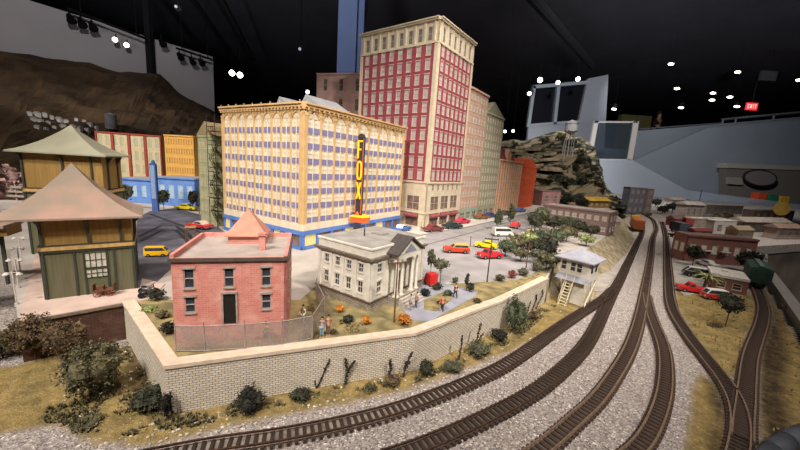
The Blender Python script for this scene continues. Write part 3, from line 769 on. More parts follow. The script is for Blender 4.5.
for face, Lf, nn in (('F', B.W, 4), ('R', B.D, 3)):
    for a, b in evenly(Lf, nn, 3.9, 1.3):
        mb = MB()
        q = [(a, 0, 3.5), (b, 0, 3.5), (b, .9, 2.9), (a, .9, 2.9), (b, .9, 2.6), (a, .9, 2.6), (a, 0, 2.6), (b, 0, 2.6)]
        vs = [(-B.W + s_, -d_, z_) if face == 'F' else (d_, s_, z_) for s_, d_, z_ in q]
        mb.add(vs, [(0, 1, 2, 3), (3, 2, 4, 5), (0, 3, 5, 6), (1, 7, 4, 2), (6, 5, 4, 7)]); B.build(mb, 'awning', mat('maroon_awning', '8e4c50', 0.8))
    mb = MB()
    B.fb(mb, face, 0, Lf, zt - .2, zt + .15, 0, .45); B.fb(mb, face, 0, Lf, zt + .15, zt + .4, 0, .7); B.build(mb, 'crown_cornice', M_CR)
    mb = MB(); B.fb(mb, face, 0, Lf, zr1 - .15, zr1 + .25, 0, .2); B.build(mb, 'string_course', M_CR); mb = MB(); B.fb(mb, face, 0, Lf, zr0 - .3, zr0 + .1, 0, .25); B.build(mb, 'string_course', M_CR); mb = MB(); B.fb(mb, face, 0, Lf, 3.5, 3.8, 0, .2); B.build(mb, 'string_course', M_CR)
    mb = MB(); B.fb(mb, face, 0, .9, zr0, zr1, 0, .1); B.build(mb, 'corner_strip', M_CR); mb = MB(); B.fb(mb, face, Lf - .9, Lf, zr0, zr1, 0, .1); B.build(mb, 'corner_strip', M_CR)
    nc = 8 if face == 'F' else 6; p = (Lf - 2) / nc
    for k in range(nc + 1):
        mb = MB(); B.fb(mb, face, 1 + p * k - .22, 1 + p * k + .22, zr1 + .2, zt - .3, 0, .2); B.build(mb, 'crown_pier', M_CR)
B.build(MB().box(-B.W, 0, 0, B.D, zt - .1, zt + .1), 'roof', M_CR)

def simple_block(name, label, cat, c, a, W, D, z1, mw, mp, rowsn, colsF, colsR, faces='FR', z0=CZ, ww=.9, wf=.62, base=None, basez=3.4, mfr=None, cor=.35, roofm=None, lim=96, group=None, mull=0, mcor=None):
    B = Bld(name, label, cat, c, a, W, D, z0, z1, group); H = B.z1
    B.core(mw); sk = MB(); zb = basez if base else 0.0; rh = (H - zb - .6) / rowsn
    rows = [(zb + rh * i + rh * (1 - wf) * .6, zb + rh * i + rh * (1 - wf) * .6 + rh * wf) for i in range(rowsn)]
    for f_, n_, Lf in (('F', colsF, W), ('R', colsR, D), ('L', colsR, D)):
        if f_ in faces and n_: B.skin(sk, f_, evenly(Lf, n_, min(ww, Lf / n_ * .6), .3), rows, zb, H)
    if sk.v: B.build(sk, 'facade', mw)
    B.windows(mfr or M_WT, mp, sill=True, mull=mull, limit=lim)
    if base:
        sk = MB()
        for f_, n_, Lf in (('F', colsF, W), ('R', colsR, D), ('L', colsR, D)):
            if f_ in faces and n_:
                n2 = max(1, n_ // 2); B.skin(sk, f_, evenly(Lf, n2, Lf / n2 * .7, .3), [(.4, zb - .9)], 0, zb)
        B.build(sk, 'shopfront', base); B.windows(mfr or M_WT, M_SH, sill=False, mull=1)
    if cor:
        mb = MB()
        for f_, Lf in (('F', W), ('R', D), ('L', D)):
            if f_ in faces: B.fb(mb, f_, 0, Lf, H - .35, H + .1, 0, cor)
        B.build(mb, 'cornice', mcor or mw)
    B.build(MB().box(-W, 0, 0, D, H - .05, H + .08), 'roof', roofm or mat('flat_roof_felt', '9a8e84', 0.9))
    return B
AA = 35.9; tc = Vector((5.74, 77.53)); tdir = Vector((math.sin(R(AA)), math.cos(R(AA))))
def along(t): return tc + tdir * t
M_BG = mat('beige_pink_brick', 'c4a08c', 0.85, 'b5907c', 0.6)
simple_block('apartment_block', 'beige pink apartment block with green shopfront, next to the tall tower', 'building', along(17.75), AA, 14, 12.2, 39.5, M_BG, M_WP, 11, 0, 6, 'R', ww=1.1, base=mat('green_shopfront', '8fb09a', 0.6), cor=.4)
M_GG = mat('olive_grey_brick', 'a3a083', 0.85, '95927a', 0.6)
B = simple_block('apartment_block', 'olive grey apartment block with a pointed gable top, between beige and tan blocks', 'building', along(30), AA, 14, 14.5, 35.2, M_GG, M_WP, 11, 0, 7, 'R', ww=.9, base=M_GG, cor=.3)
mb = MB(); h = B.z1; mb.add([(.1, 0, h), (.1, 14.5, h), (.1, 5, h + 3.6), (-14, 0, h), (-14, 14.5, h), (-14, 5, h + 3.6)], [(0, 1, 2), (3, 5, 4), (0, 2, 5, 3), (1, 4, 5, 2)]); B.build(mb, 'gable_roof', mat('olive_roof', '8d8a72', 0.9))
M_TN = mat('tan_stone', 'd2a888', 0.85, 'c49878', 0.5)
B = simple_block('ornate_building', 'tan ornate building with arched windows and a dark red mansard roof', 'building', along(44.7), AA, 12, 25, 22.4, M_TN, mat('amber_pane', 'a88a70', .4), 5, 0, 10, 'R', ww=1.2, wf=.66, cor=.5)
h = B.z1
mb = MB(); mb.add([(-.4, .5, h), (-.4, 17, h), (-2.2, 15.2, h + 4), (-2.2, 2.3, h + 4), (-11, .5, h), (-11, 17, h), (-9, 15.2, h + 4), (-9, 2.3, h + 4)], [(0, 1, 2, 3), (1, 5, 6, 2), (0, 3, 7, 4), (3, 2, 6, 7), (4, 7, 6, 5)]); B.build(mb, 'mansard_roof', mat('dark_red_slate', '7e3f3f', 0.8))
mb = MB(); mb.add([(-.3, 8, h), (-.3, 12, h), (-.3, 12, h + 2.2), (-.3, 10, h + 4), (-.3, 8, h + 2.2), (-4, 8, h), (-4, 12, h), (-4, 12, h + 2.2), (-4, 10, h + 4), (-4, 8, h + 2.2)], [(0, 1, 2, 3, 4), (4, 3, 8, 9), (3, 2, 7, 8), (1, 6, 7, 2), (0, 4, 9, 5)]); B.build(mb, 'dormer', M_TN)
for k in range(11):
    mb = MB(); x = .3 + 24.4 * k / 10; B.fb(mb, 'R', max(0, x - .3), min(25, x + .3), 0, h, 0, .18); B.build(mb, 'pilaster', M_TN)
M_OR = mat('orange_brick', 'c8552f', 0.85, 'b84a28', 0.5)
B = simple_block('orange_building', 'bright orange red gabled building at the far end of the street row', 'building', along(69.9), AA, 12, 22, 21.2, M_OR, mat('dark_orange_pane', 'a8563c', .5), 4, 0, 6, 'R', ww=1.3, cor=.2, mfr=M_OR)
h = B.z1; mb = MB(); mb.add([(.05, 0, h), (.05, 22, h), (.05, 11, h + 3.4), (-12, 0, h), (-12, 22, h), (-12, 11, h + 3.4)], [(0, 1, 2), (3, 5, 4), (0, 2, 5, 3), (1, 4, 5, 2)]); B.build(mb, 'gable', M_OR)

# brown penthouse block behind the office block
simple_block('brown_block', 'brown pink brick block rising behind the office block beside the blue pillar', 'building', (-12.5, 104), 15, 16.5, 16, 44.2, mat('brown_pink_brick', 'cda89e', .85, 'bd968c', .5), M_SH, 7, 3, 3, 'FR', ww=1.4, cor=.3, lim=20)

# ---- left group
fa = R(31.8); fl = Vector((-math.cos(fa), math.sin(fa))); fc = Vector((-15.5, 51.92))
gq = fc + fl * 25.0
M_OLG = mat('sage_green_siding', 'a6a680', 0.85, '96966f', 0.6)
B = simple_block('green_warehouse', 'narrow sage green gabled warehouse at the left end of the office block', 'building', gq, 31.8, 5.6, 14, 21.5, M_OLG, mat('pale_green_pane', 'b8b890', .4), 7, 4, 0, 'F', ww=.75, wf=.66, cor=.15)
h = B.z1; mb = MB(); mb.add([(0.15, -.15, h), (-5.75, -.15, h), (-2.8, -.15, h + 2.6), (.15, 14, h), (-5.75, 14, h), (-2.8, 14, h + 2.6)], [(1, 0, 2), (3, 4, 5), (0, 3, 5, 2), (4, 1, 2, 5)]); B.build(mb, 'gable_roof', mat('brown_roof_edge', '94805c', .9))
# fire escape between
fe = thing('fire_escape', 'dark iron fire escape zigzagging down between green warehouse and office block', 'fire escape', (gq.x, gq.y, CZ), ang(31.8))
for k in range(7):
    z = 3.4 + 2.5 * k
    MB().box(.1, 2.9, -1.2, -.1, z, z + .1).box(.1, 2.9, -1.22, -1.16, z + .85, z + .93).box(.1, .16, -1.2, -.1, z + .85, z + .93).build('landing', M_DARK, fe)
    mb = MB()
    for x in (.15, .8, 1.5, 2.2, 2.85): mb.cyl((x, -1.19, z), (x, -1.19, z + .9), .035, n=5)
    mb.build('railing', M_DARK, fe)
    mb = MB(); s_ = 1 if k % 2 else -1
    for y in (-1.0, -.6): mb.cyl((1.5 - s_ * 1.2, y, z - 2.45), (1.5 + s_ * 1.2, y, z), .05, n=5)
    for j in range(7): tt = (j + .5) / 7; mb.box(1.5 - s_ * 1.2 + s_ * 2.4 * tt - .12, 1.5 - s_ * 1.2 + s_ * 2.4 * tt + .12, -1.0, -.6, z - 2.45 * (1 - tt), z - 2.45 * (1 - tt) + .05)
    mb.build('stair_flight', M_DARK, fe)
for x in (.15, 2.85): MB().cyl((x, -1.19, 0), (x, -1.19, 21.5), .06, n=6).build('post', M_DARK, fe)
c = G(196, 195, CZ)
simple_block('ochre_building', 'plain ochre yellow building with rows of small windows behind the blue shops', 'building', (c.x, c.y), 10, 11.5, 10, 23.4, mat('ochre_brick', 'cf9f4e', .85, 'c4934a', .5), mat('ochre_pane', 'b08a50', .5), 6, 11, 3, 'FR', ww=.6, cor=.3, mfr=mat('ochre_frame', 'd9ac60', .6), lim=96)
c = G(164, 190, CZ)
B = simple_block('loft_building', 'cream loft building with dark red piers at the foot of the hill', 'building', (c.x, c.y), -9, 21, 12, 23.2, mat('cream_concrete', 'cdbd98', .85), mat('green_cream_pane', 'b5b294', .4), 4, 9, 3, 'FR', ww=1.8, wf=.7, cor=.4, mcor=mat('dark_red_paint', '9c4236', .8), mfr=mat('cream_frame2', 'd2c6a4', .6), lim=60)
for k in range(5):
    mb = MB(); x = 21 * k / 4; B.fb(mb, 'F', max(0, x - .45), min(21, x + .45), 0, B.z1, 0, .3); B.build(mb, 'pier', mat('dark_red_paint', '9c4236', .8))
c = G(196, 207, CZ)
B = simple_block('blue_shop', 'long low blue shop building with pale windows beside the side street', 'building', (c.x, c.y), -2, 10.2, 9, 11.2, mat('bright_blue_paint', '6488c4', .75, '5577b4', .5), mat('pale_blue_pane', 'a9bfd0', .4), 1, 4, 2, 'FR', ww=1.5, wf=.5, cor=.3, mfr=mat('light_blue_frame', '9db8d8', .6))
simple_block('blue_shop', 'lower blue shop wing at the left end of the blue buildings', 'building', (c.x - 10.3, c.y + .8), -2, 10.5, 8, 10.2, mat('bright_blue_paint', '6488c4', .75), mat('pale_blue_pane', 'a9bfd0', .4), 1, 4, 2, 'FR', ww=1.3, wf=.5, cor=.3, mfr=mat('light_blue_frame', '9db8d8', .6))
c = G(156, 211, CZ); sg = thing('sign_pylon', 'tall blue pylon sign standing in front of the blue shops', 'sign', c)
MB().box(-.7, .7, -.3, .3, 0, 11.2).build('pylon_body', mat('pylon_blue', '4a68a8', .6), sg); MB().box(-.5, .5, -.4, -.3, 3, 10.8).build('face_panel', mat('pylon_pale_blue', '90a8d0', .5), sg)
MB().cyl((0, 0, 11.2), (0, 0, 12), .5, .25, 10).build('cap', mat('pylon_blue', '4a68a8', .6), sg)
# ================================================================ NEAR BUILDINGS
def hip(mb, cx, cy, hw, hd, z, cz_, curve=0.0, n=6, th=.18, ridge=0):
    """hipped roof with a slight sweep at the eaves"""
    rings = []
    for i in range(n + 1):
        t = i / n; k = 1 - t; h = (cz_ - z) * (t + curve * (t * t - t))
        rings.append([(cx - ridge - (hw - ridge) * k, cy - hd * k, z + h), (cx + ridge + (hw - ridge) * k, cy - hd * k, z + h), (cx + ridge + (hw - ridge) * k, cy + hd * k, z + h), (cx - ridge - (hw - ridge) * k, cy + hd * k, z + h)])
    vs = [(x, y, zz - th) for x, y, zz in rings[0]] + [p for r_ in rings for p in r_]; fs = [(3, 2, 1, 0)]
    for i in range(n + 1):
        a = i * 4; b = a + 4
        for j in range(4): fs.append((a + j, a + (j + 1) % 4, b + (j + 1) % 4, b + j))
    return mb.add(vs, fs)
# ---- station, front pavilion
M_STG = mat('station_green_board', '67644c', 0.8, '5c5942', 0.8, stretch=(6, 6, .4)); M_STO = mat('station_ochre_board', '9c7c46', 0.8, '8c6e3a', 0.8, stretch=(6, 6, .4))
M_STT = mat('dark_green_trim', '3f4338', 0.7); M_RFP = mat('faded_pink_shingle', '9e8070', 0.9, '85786a', 0.35, mix=.6, detail=8); M_RFG = mat('grey_green_shingle', '98957f', 0.9, '8a8672', 0.35, detail=8)
def pavilion(name, label, c, a, W, D, zt, za, mroof, over, front=True, band=4.5, rf=None):
    B = Bld(name, label, 'building', c, a, W, D, CZ, zt); H = B.z1
    B.build(MB().box(-W, 0, 0, D, 0, band), 'lower_wall', M_STG); B.build(MB().box(-W + .05, -.05, .05, D, band, H), 'upper_wall', M_STO)
    mb = MB()
    for f_, Lf in (('F', W), ('R', D), ('L', D)): B.fb(mb, f_, -.1, Lf + .1, band + .15, band + .55, -.1, .1)
    B.build(mb, 'cream_band', mat('cream_band_paint', 'cfa96a', .7))
    for zz in (band - .05, band + .55):
        mb = MB()
        for f_, Lf in (('F', W), ('R', D), ('L', D)): B.fb(mb, f_, -.12, Lf + .12, zz, zz + .12, -.1, .13)
        B.build(mb, 'rail_moulding', M_STT)
    for f_, Lf in (('F', W), ('R', D), ('L', D)):
        for x in [0.12, Lf * .33, Lf * .43, Lf * .68, Lf * .76, Lf - .12] if f_ == 'F' else [.12, Lf / 2, Lf - .12]:
            mb = MB(); B.fb(mb, f_, x - .08, x + .08, 0, band, 0, .1); B.build(mb, 'batten', M_STT)
        for x in [.15, Lf * .5, Lf * .86] if f_ == 'F' else [Lf * .25, Lf * .75]:
            mb = MB(); B.fb(mb, f_, x - .1, x + .1, band + .7, H, 0, .15)
            q = [(0, H - 1.1), (.15, H - 1.1), (over * .8, H - .15), (over * .8, H), (0, H)]
            vs = []
            for s_ in (x - .09, x + .09):
                for d_, z_ in q: vs.append((-W + s_, -d_, z_) if f_ == 'F' else (d_, s_, z_) if f_ == 'R' else (-W - d_, s_, z_))
            mb.add(vs, [(4, 3, 2, 1, 0), (5, 6, 7, 8, 9), (0, 1, 6, 5), (1, 2, 7, 6), (2, 3, 8, 7), (3, 4, 9, 8), (4, 0, 5, 9)]); B.build(mb, 'eave_bracket', M_STT)
    rf = rf or (-W / 2, D / 2, W / 2 + over, D / 2 + over)
    B.build(hip(MB(), *rf, H, za - CZ, .55), 'roof', mroof)
    if front:
        for za_, zb_ in ((2.75, 4.2), (1.75, 2.55)):
            mb = MB(); a_, b_ = W * .43, W * .68; B.fb(mb, 'F', a_, b_, za_, zb_, 0, .06, 1)
            for k in range(5): x = a_ + (b_ - a_) * k / 4; B.fb(mb, 'F', x - .03, x + .03, za_, zb_, .04, .1)
            for zz in (za_, (za_ + zb_) / 2, zb_): B.fb(mb, 'F', a_, b_, zz - .03, zz + .03, .04, .1)
            B.build(mb, 'door_window', [M_STT, mat('frosted_pane', 'c9c5b4', .4)])
        mb = MB(); B.fb(mb, 'F', W * .42, W * .69, .05, 4.35, 0, .04); B.build(mb, 'door', mat('station_door_green', '67694a', .7))
    return B
pavilion('station_pavilion', 'green and ochre station pavilion with a faded pink pyramid roof, nearest the camera', tuple(G(137, 288.5, CZ))[:2], -37, 6.6, 5.2, 11.5, 16.3, M_RFP, 1.1, rf=(-4.3, 2.6, 5.2, 3.8))
c2 = G(116, 240, CZ)
pavilion('station_pavilion', 'taller ochre station pavilion with a grey green pyramid roof, behind the pink roof', (-39.6, 44.0), -17, 8.4, 5.0, 16.9, 20.6, M_RFG, .9, front=False, band=8.0)
# platform canopy running left
cp = thing('platform_canopy', 'low pinkish platform canopy running out of the picture left of the pink roof', 'canopy', (-42, 30.5, CZ), R(25))
MB().box(-14, 4, -1.6, 1.6, 6.0, 6.3).build('canopy_roof', M_RFP, cp)
for x in (-12, -7, -2, 3): MB().box(x - .12, x + .12, -.12, .12, 0, 6).build('post', M_STT, cp)
MB().box(-14, 4, -1.2, 1.2, 5.2, 6.0).build('valance', M_STO, cp)
# ---- red brick house
B = Bld('red_brick_building', 'two-storey salmon red brick building with a pyramid cupola behind the mesh fence', 'building', (-8.56, 24.9), -16, 7.9, 7.6, CZ, 10.5)
M_RB = brick('salmon_brick', 'c88074', 'bc7266', 'ce988a', .42, .16, .010, .15, dirt='dcb4a2', dirt_amt=.3)
B.core(M_RB, z1=6.55); sk = MB(); cols = [(.75, 1.45), (3.4, 4.1), (6.0, 6.7)]
B.skin(sk, 'F', cols, [(2.6, 3.85), (4.5, 6.0)], 0, 6.8); B.skin(sk, 'R', [(1.2, 1.9), (3.5, 4.2), (5.7, 6.4)], [(2.6, 3.85), (4.5, 6.0)], 0, 6.8)
B.build(sk, 'brick_walls', M_RB)
nw = [q for q in B.nw if not (q[0] == 'F' and 3 < q[1] < 4 and q[3] < 3)]; B.nw = nw
B.windows(mat('grey_window_trim', 'a8988c', .7), M_GLASS, sill=True, mull=0, lint=True)
mb = MB(); B.fb(mb, 'F', 3.3, 4.2, 1.6, 4.0, -.1, .03); B.build(mb, 'door', M_DARK)
mb = MB(); B.fb(mb, 'F', 3.2, 3.32, 1.6, 4.1, 0, .1); B.fb(mb, 'F', 4.18, 4.3, 1.6, 4.1, 0, .1); B.fb(mb, 'F', 3.2, 4.3, 4.0, 4.15, 0, .14); B.build(mb, 'door_frame', mat('grey_window_trim', 'a8988c', .7))
mb = MB().box(-7.9, 0, 0, 7.6, 6.62, 6.72); B.build(mb, 'roof_deck', mat('pink_grey_roofing', 'aa9c94', .9, '9a8c84', .8, detail=8))
mb = MB().box(-8.05, .15, -.15, 0.02, 6.55, 6.8).box(-.02, .15, 0, 7.6, 6.55, 6.8); B.build(mb, 'dark_cornice', mat('dark_cornice_paint', '5a4c46', .8))
mb = MB().box(-7.95, -7.7, 0, 7.7, 6.6, 7.1).box(-7.95, 0, 7.45, 7.7, 6.6, 7.1); B.build(mb, 'parapet', M_RB)
ci = B.r.matrix_basis.inverted() @ G(250, 243, 10.5) if False else None
bpy.context.view_layer.update(); inv = B.r.matrix_world.inverted(); q = inv @ G(249, 241, 10.4)
cu = MB().box(q.x - 1.45, q.x + 1.45, q.y - 1.3, q.y + 1.3, 6.7, 7.45).build('cupola', M_RB, B.r)
hip(MB(), q.x, q.y, 1.7, 1.55, 7.5, 9.7, 0, 1, .08).build('pyramid_roof', mat('salmon_roof', 'c68c78', .85, 'ba7e6a', 1), cu)
q = inv @ G(262.5, 250, 10.4); mb = MB().box(q.x - .25, q.x + .25, q.y - .25, q.y + .25, 6.7, 8.1).box(q.x - .32, q.x + .32, q.y - .32, q.y + .32, 7.95, 8.15); B.build(mb, 'chimney', M_RB)
# ---- white bank
B = Bld('white_bank', 'white two-storey bank-like building with pediment and flat grey roof', 'building', (-2.49, 30.7), 35, 7.5, 9.6, CZ, 10.1)
M_WS = mat('white_stone', 'dcd6c8', .8, 'cbc4b5', 1.2); M_RS = brick('rough_grey_stone', 'a69c8c', '8f8576', '6f675a', .4, .22, .03, .5)
B.build(MB().box(-7.6, .1, -.1, 9.6, 0, .95), 'stone_foundation', M_RS)
B.build(MB().box(-7.25, -.25, .25, 9.6, .95, 5.9), 'wall_core', M_WS)
B.build(MB().box(-7.72, .22, -.22, 9.6, .9, 1.05), 'foundation_ledge', mat('dark_brown_trim', '5c4a3e', .8))
sk = MB(); B.skin(sk, 'F', evenly(7.5, 4, .68, .5), [(1.6, 2.9), (3.75, 4.7)], 1.05, 5.2)
B.skin(sk, 'R', [(1.0, 1.7), (7.9, 8.6)], [(1.6, 2.9), (3.75, 4.7)], 1.05, 5.2); B.build(sk, 'stone_walls', M_WS)
B.windows(mat('white_sash', 'd8d0c2', .6), M_GLASS, sill=True, mull=1, lint=True)
for f_, Lf, n_ in (('F', 7.5, 5), ('R', 9.6, 0)):
    for x in ([.25 + (Lf - .5) * k / (n_ - 1) for k in range(n_)] if n_ else [.25, 2.5, 7.1, 9.35]):
        mb = MB(); B.fb(mb, f_, max(0, x - .2), min(Lf, x + .2), 1.05, 4.95, 0, .1); B.build(mb, 'pilaster', M_WS)
B.build(MB().box(-7.5, 0, 0, 9.6, 4.95, 5.2).box(-7.62, .12, -.12, 9.7, 4.98, 5.15), 'frieze', M_WS)
B.build(MB().box(-7.85, .35, -.35, 9.85, 5.2, 5.42), 'dark_cornice', mat('weathered_cornice', '5a5048', .8, '746a60', 2))
B.build(MB().box(-7.5, 0, 0, 9.6, 5.42, 6.3).box(-7.6, .1, -.1, 9.7, 6.2, 6.38), 'attic_parapet', M_WS)
B.build(MB().box(-7.4, -.1, .1, 9.5, 6.36, 6.44), 'roof_deck', mat('grey_tar_roof', '9a958e', .9, '85807a', .6, detail=8))
B.build(MB().cyl((-4.2, 3.6, 6.4), (-4.2, 3.6, 7.3), .07, n=6), 'vent_pipe', M_DARK)
B.build(MB().box(-4.6, -3.0, 5.2, 6.6, 6.4, 6.6), 'roof_hatch', mat('grey_tar_roof', '9a958e', .9))
s0, s1, pr = 2.7, 6.9, 1.25; sm = (s0 + s1) / 2
for x in (s0 + .25, s0 + 1.15, s1 - 1.15, s1 - .25):
    mb = MB().cyl((pr - .25, x, 1.05), (pr - .25, x, 4.7), .2, .16, 12).box(pr - .5, pr, x - .25, x + .25, .9, 1.1).box(pr - .5, pr, x - .25, x + .25, 4.7, 4.95); B.build(mb, 'column', M_WS)
mb = MB().box(0, pr, s0, s1, 4.95, 5.4)
mb.add([(0, s0 - .2, 5.45), (0, s1 + .2, 5.45), (0, sm, 6.9), (pr, s0 - .2, 5.45), (pr, s1 + .2, 5.45), (pr, sm, 6.9)], [(0, 1, 2), (3, 5, 4), (0, 3, 4, 1), (0, 2, 5, 3), (1, 4, 5, 2)]); B.build(mb, 'pediment', M_WS)
mb = MB()
for ya, yb in ((s0 - .4, sm), (s1 + .4, sm)):
    mb.extr([(-.6, ya, 5.42), (-.6, yb, 7.0), (-.6, yb, 7.2), (-.6, ya, 5.62)], (pr + .85, 0, 0))
B.build(mb, 'pediment_roof', mat('dark_slate', '4a4440', .8))
mb = MB(); mb.extr([(pr + .02, sm - 1.1, 5.6), (pr + .02, sm + 1.1, 5.6), (pr + .02, sm, 6.4)], (.05, 0, 0)); B.build(mb, 'tympanum_panel', mat('grey_blue_panel', '8d8f9c', .8))
mb = MB(); B.fb(mb, 'R', sm - .5, sm + .5, .95, 3.2, 0, .05); B.build(mb, 'door', mat('dark_brown_door', '4a3a32', .6))
B.build(MB().box(0, pr + .1, s0, s1, 0, .95), 'porch_floor', M_RS)
for k in range(4): B.build(MB().box(pr + .1 + .3 * k, pr + .4 + .3 * k, s0 + .4, s1 - .4, 0, .8 - .2 * k), 'step', mat('pale_step_stone', 'b5aca0', .8))
# ---- signal tower
c = G(573.5, 301, 0); SA = 47
st = thing('signal_tower', 'white railway signal tower with grey hipped roof and outside stair beside the tracks', 'building', (c.x, c.y, 0), ang(SA))
M_SW = mat('white_clapboard', 'd6d0c4', .8, 'c6c0b2', 2, stretch=(.5, .5, 9)); M_SC = mat('cream_timber', 'd9cba8', .7)
MB().box(-1.7, 1.7, -1.5, 1.7, 0, 3.3).build('lower_storey', M_SW, st); MB().box(-2.2, 2.2, -2.0, 2.1, 3.3, 6.1).build('cabin', M_SW, st)
mb = MB().add([(-2.25, -2.05, 3.9), (2.25, -2.05, 3.9), (2.6, -2.6, 3.2), (-2.6, -2.6, 3.2), (-2.25, -2.05, 3.2), (2.25, -2.05, 3.2)], [(0, 3, 2, 1), (3, 4, 5, 2), (0, 4, 3), (1, 2, 5)]); mb.build('skirt_roof', mat('grey_blue_shingle', '9a9aa2', .9, '86868e', .8), st)
hip(MB(), 0, 0, 2.95, 2.9, 6.1, 7.4, 0, 2, .15).build('roof', mat('grey_blue_shingle', '9a9aa2', .9, '86868e', .8), st)
for x in (-1.6, -.2, .75):
    MB().box(x - .33, x + .33, -2.06, -1.98, 4.5, 5.6, 1).box(x - .38, x + .38, -2.1, -2.0, 4.4, 4.5).box(x - .38, x + .38, -2.1, -2.0, 5.6, 5.7).box(x - .38, x + .38, -2.09, -2.0, 5.02, 5.08).build('window', [M_SW, M_GLASS], st)
for y in (-.9, .9): MB().box(2.18, 2.26, y - .4, y + .4, 4.5, 5.6).build('window', M_GLASS, st)
MB().box(-1.3, -.6, -1.56, -1.48, 1.4, 2.5).build('window', M_GLASS, st)
mb = MB()
for x in (-.75, .25): mb.extr([(x, -2.0, 3.3), (x, -2.35, 3.3), (x - .2, -4.1, 0), (x - .2, -3.75, 0)], (.1, 0, 0))
for k in range(9): t = (k + .5) / 9; mb.box(-.9, .3, -3.95 + 1.8 * t - .14, -3.95 + 1.8 * t + .14, 3.3 * t, 3.3 * t + .06)
mb.build('stair', M_SC, st)
mb = MB()
for x in (-.85, .4): mb.cyl((x - .15, -3.9, .9), (x, -2.1, 4.2), .05, n=6).cyl((x - .15, -3.9, 0), (x - .15, -3.9, .95), .05, n=6)
mb.build('handrail', M_SC, st)
for x, y in ((2.1, -2.5), (2.1, 1.9)): MB().box(x - .14, x + .14, y - .14, y + .14, 0, 3.3).build('post', M_SC, st)
MB().extr([(2.2, -2.3, .2), (2.35, -2.3, .2), (2.35, 1.7, 3.1), (2.2, 1.7, 3.1)], (.0, .25, 0)).build('brace', M_SC, st)

st.scale = (.9, .9, 1.1)
# ---- right hand yard buildings
M_DB = brick('dull_red_brick', '8f5a50', '7e4c44', '9c8276', .5, .2, .02, .3)
c = G(752, 267, 0)
B = simple_block('brick_works', 'long low dull red brick works with white awnings behind the white roofed shed', 'building', (c.x, c.y), 5, 15.2, 4.5, zat(c, 752, 239), M_DB, M_PC, 1, 6, 2, 'FL', z0=0, ww=1.3, wf=.35, cor=.25, roofm=mat('mottled_roof', '8f8074', .9, '6f6058', .4))
for k in (1.6, 5.2): B.build(MB().box(-15.2 + k + 2.2, -15.2 + k + 4.2, -.9, 0, 3.0, 3.15), 'awning', M_WHITE)
c = G(746, 296, 0)
B = simple_block('white_roof_shed', 'small brick shed with a large white flat roof beside the green boxcar', 'building', (c.x, c.y), 38, 4.6, 6.6, 2.8, M_DB, M_GLASS, 1, 2, 3, 'FL', z0=0, ww=1.2, wf=.5, cor=.3, mcor=M_WHITE, roofm=mat('white_roofing', 'cdc5ba', .8))
B.build(MB().box(-3.2, -2.4, 3, 4.0, 2.8, 3.2), 'roof_vent', M_WHITE)
# boxcar
t0, t1 = G(763, 303, 0), G(748, 276, 0); dd = (t1 - t0).normalized(); pos = G(757, 291, 0)
bx = thing('boxcar', 'dark green boxcar standing at the end of the siding by the white roofed shed', 'railway wagon', (pos.x, pos.y, .48), math.atan2(dd.y, dd.x))
M_BXG = mat('dark_green_steel', '3a5a4c', .6, '30493e', 1)
MB().box(0, 9, -1.45, 1.45, .9, 3.6).add([(0, -1.45, 3.6), (9, -1.45, 3.6), (9, 1.45, 3.6), (0, 1.45, 3.6), (0, 0, 4.0), (9, 0, 4.0)], [(0, 1, 5, 4), (2, 3, 4, 5), (0, 4, 3), (1, 2, 5)]).build('body', M_BXG, bx)
for s_ in (-1, 1):
    MB().box(3.6, 5.4, s_ * 1.45, s_ * 1.52, 1.0, 3.4).build('sliding_door', mat('green_door', '456a5a', .6), bx)
    mb = MB(); [mb.cyl((-.06, s_ * .7 - .25, z), (-.06, s_ * .7 + .25, z), .03, n=5) for z in (1.2, 1.7, 2.2, 2.7, 3.2)]; mb.build('ladder', M_DARK, bx)
MB().box(.2, 8.8, -.35, .35, 4.0, 4.08).build('roof_walk', mat('grey_walk', '6f7a70', .8), bx)
MB().box(-.3, 9.3, -.3, .3, .5, .9).build('underframe', M_DARK, bx)
for x in (1.4, 7.6):
    tr = MB().box(x - .9, x + .9, -.95, .95, .35, .7).build('bogie', M_DARK, bx)
    for a_ in (-.6, .6):
        for s_ in (-1, 1): MB().cyl((x + a_, s_ * .62, .38), (x + a_, s_ * .78, .38), .38, n=14).build('wheel', M_DARK, tr)

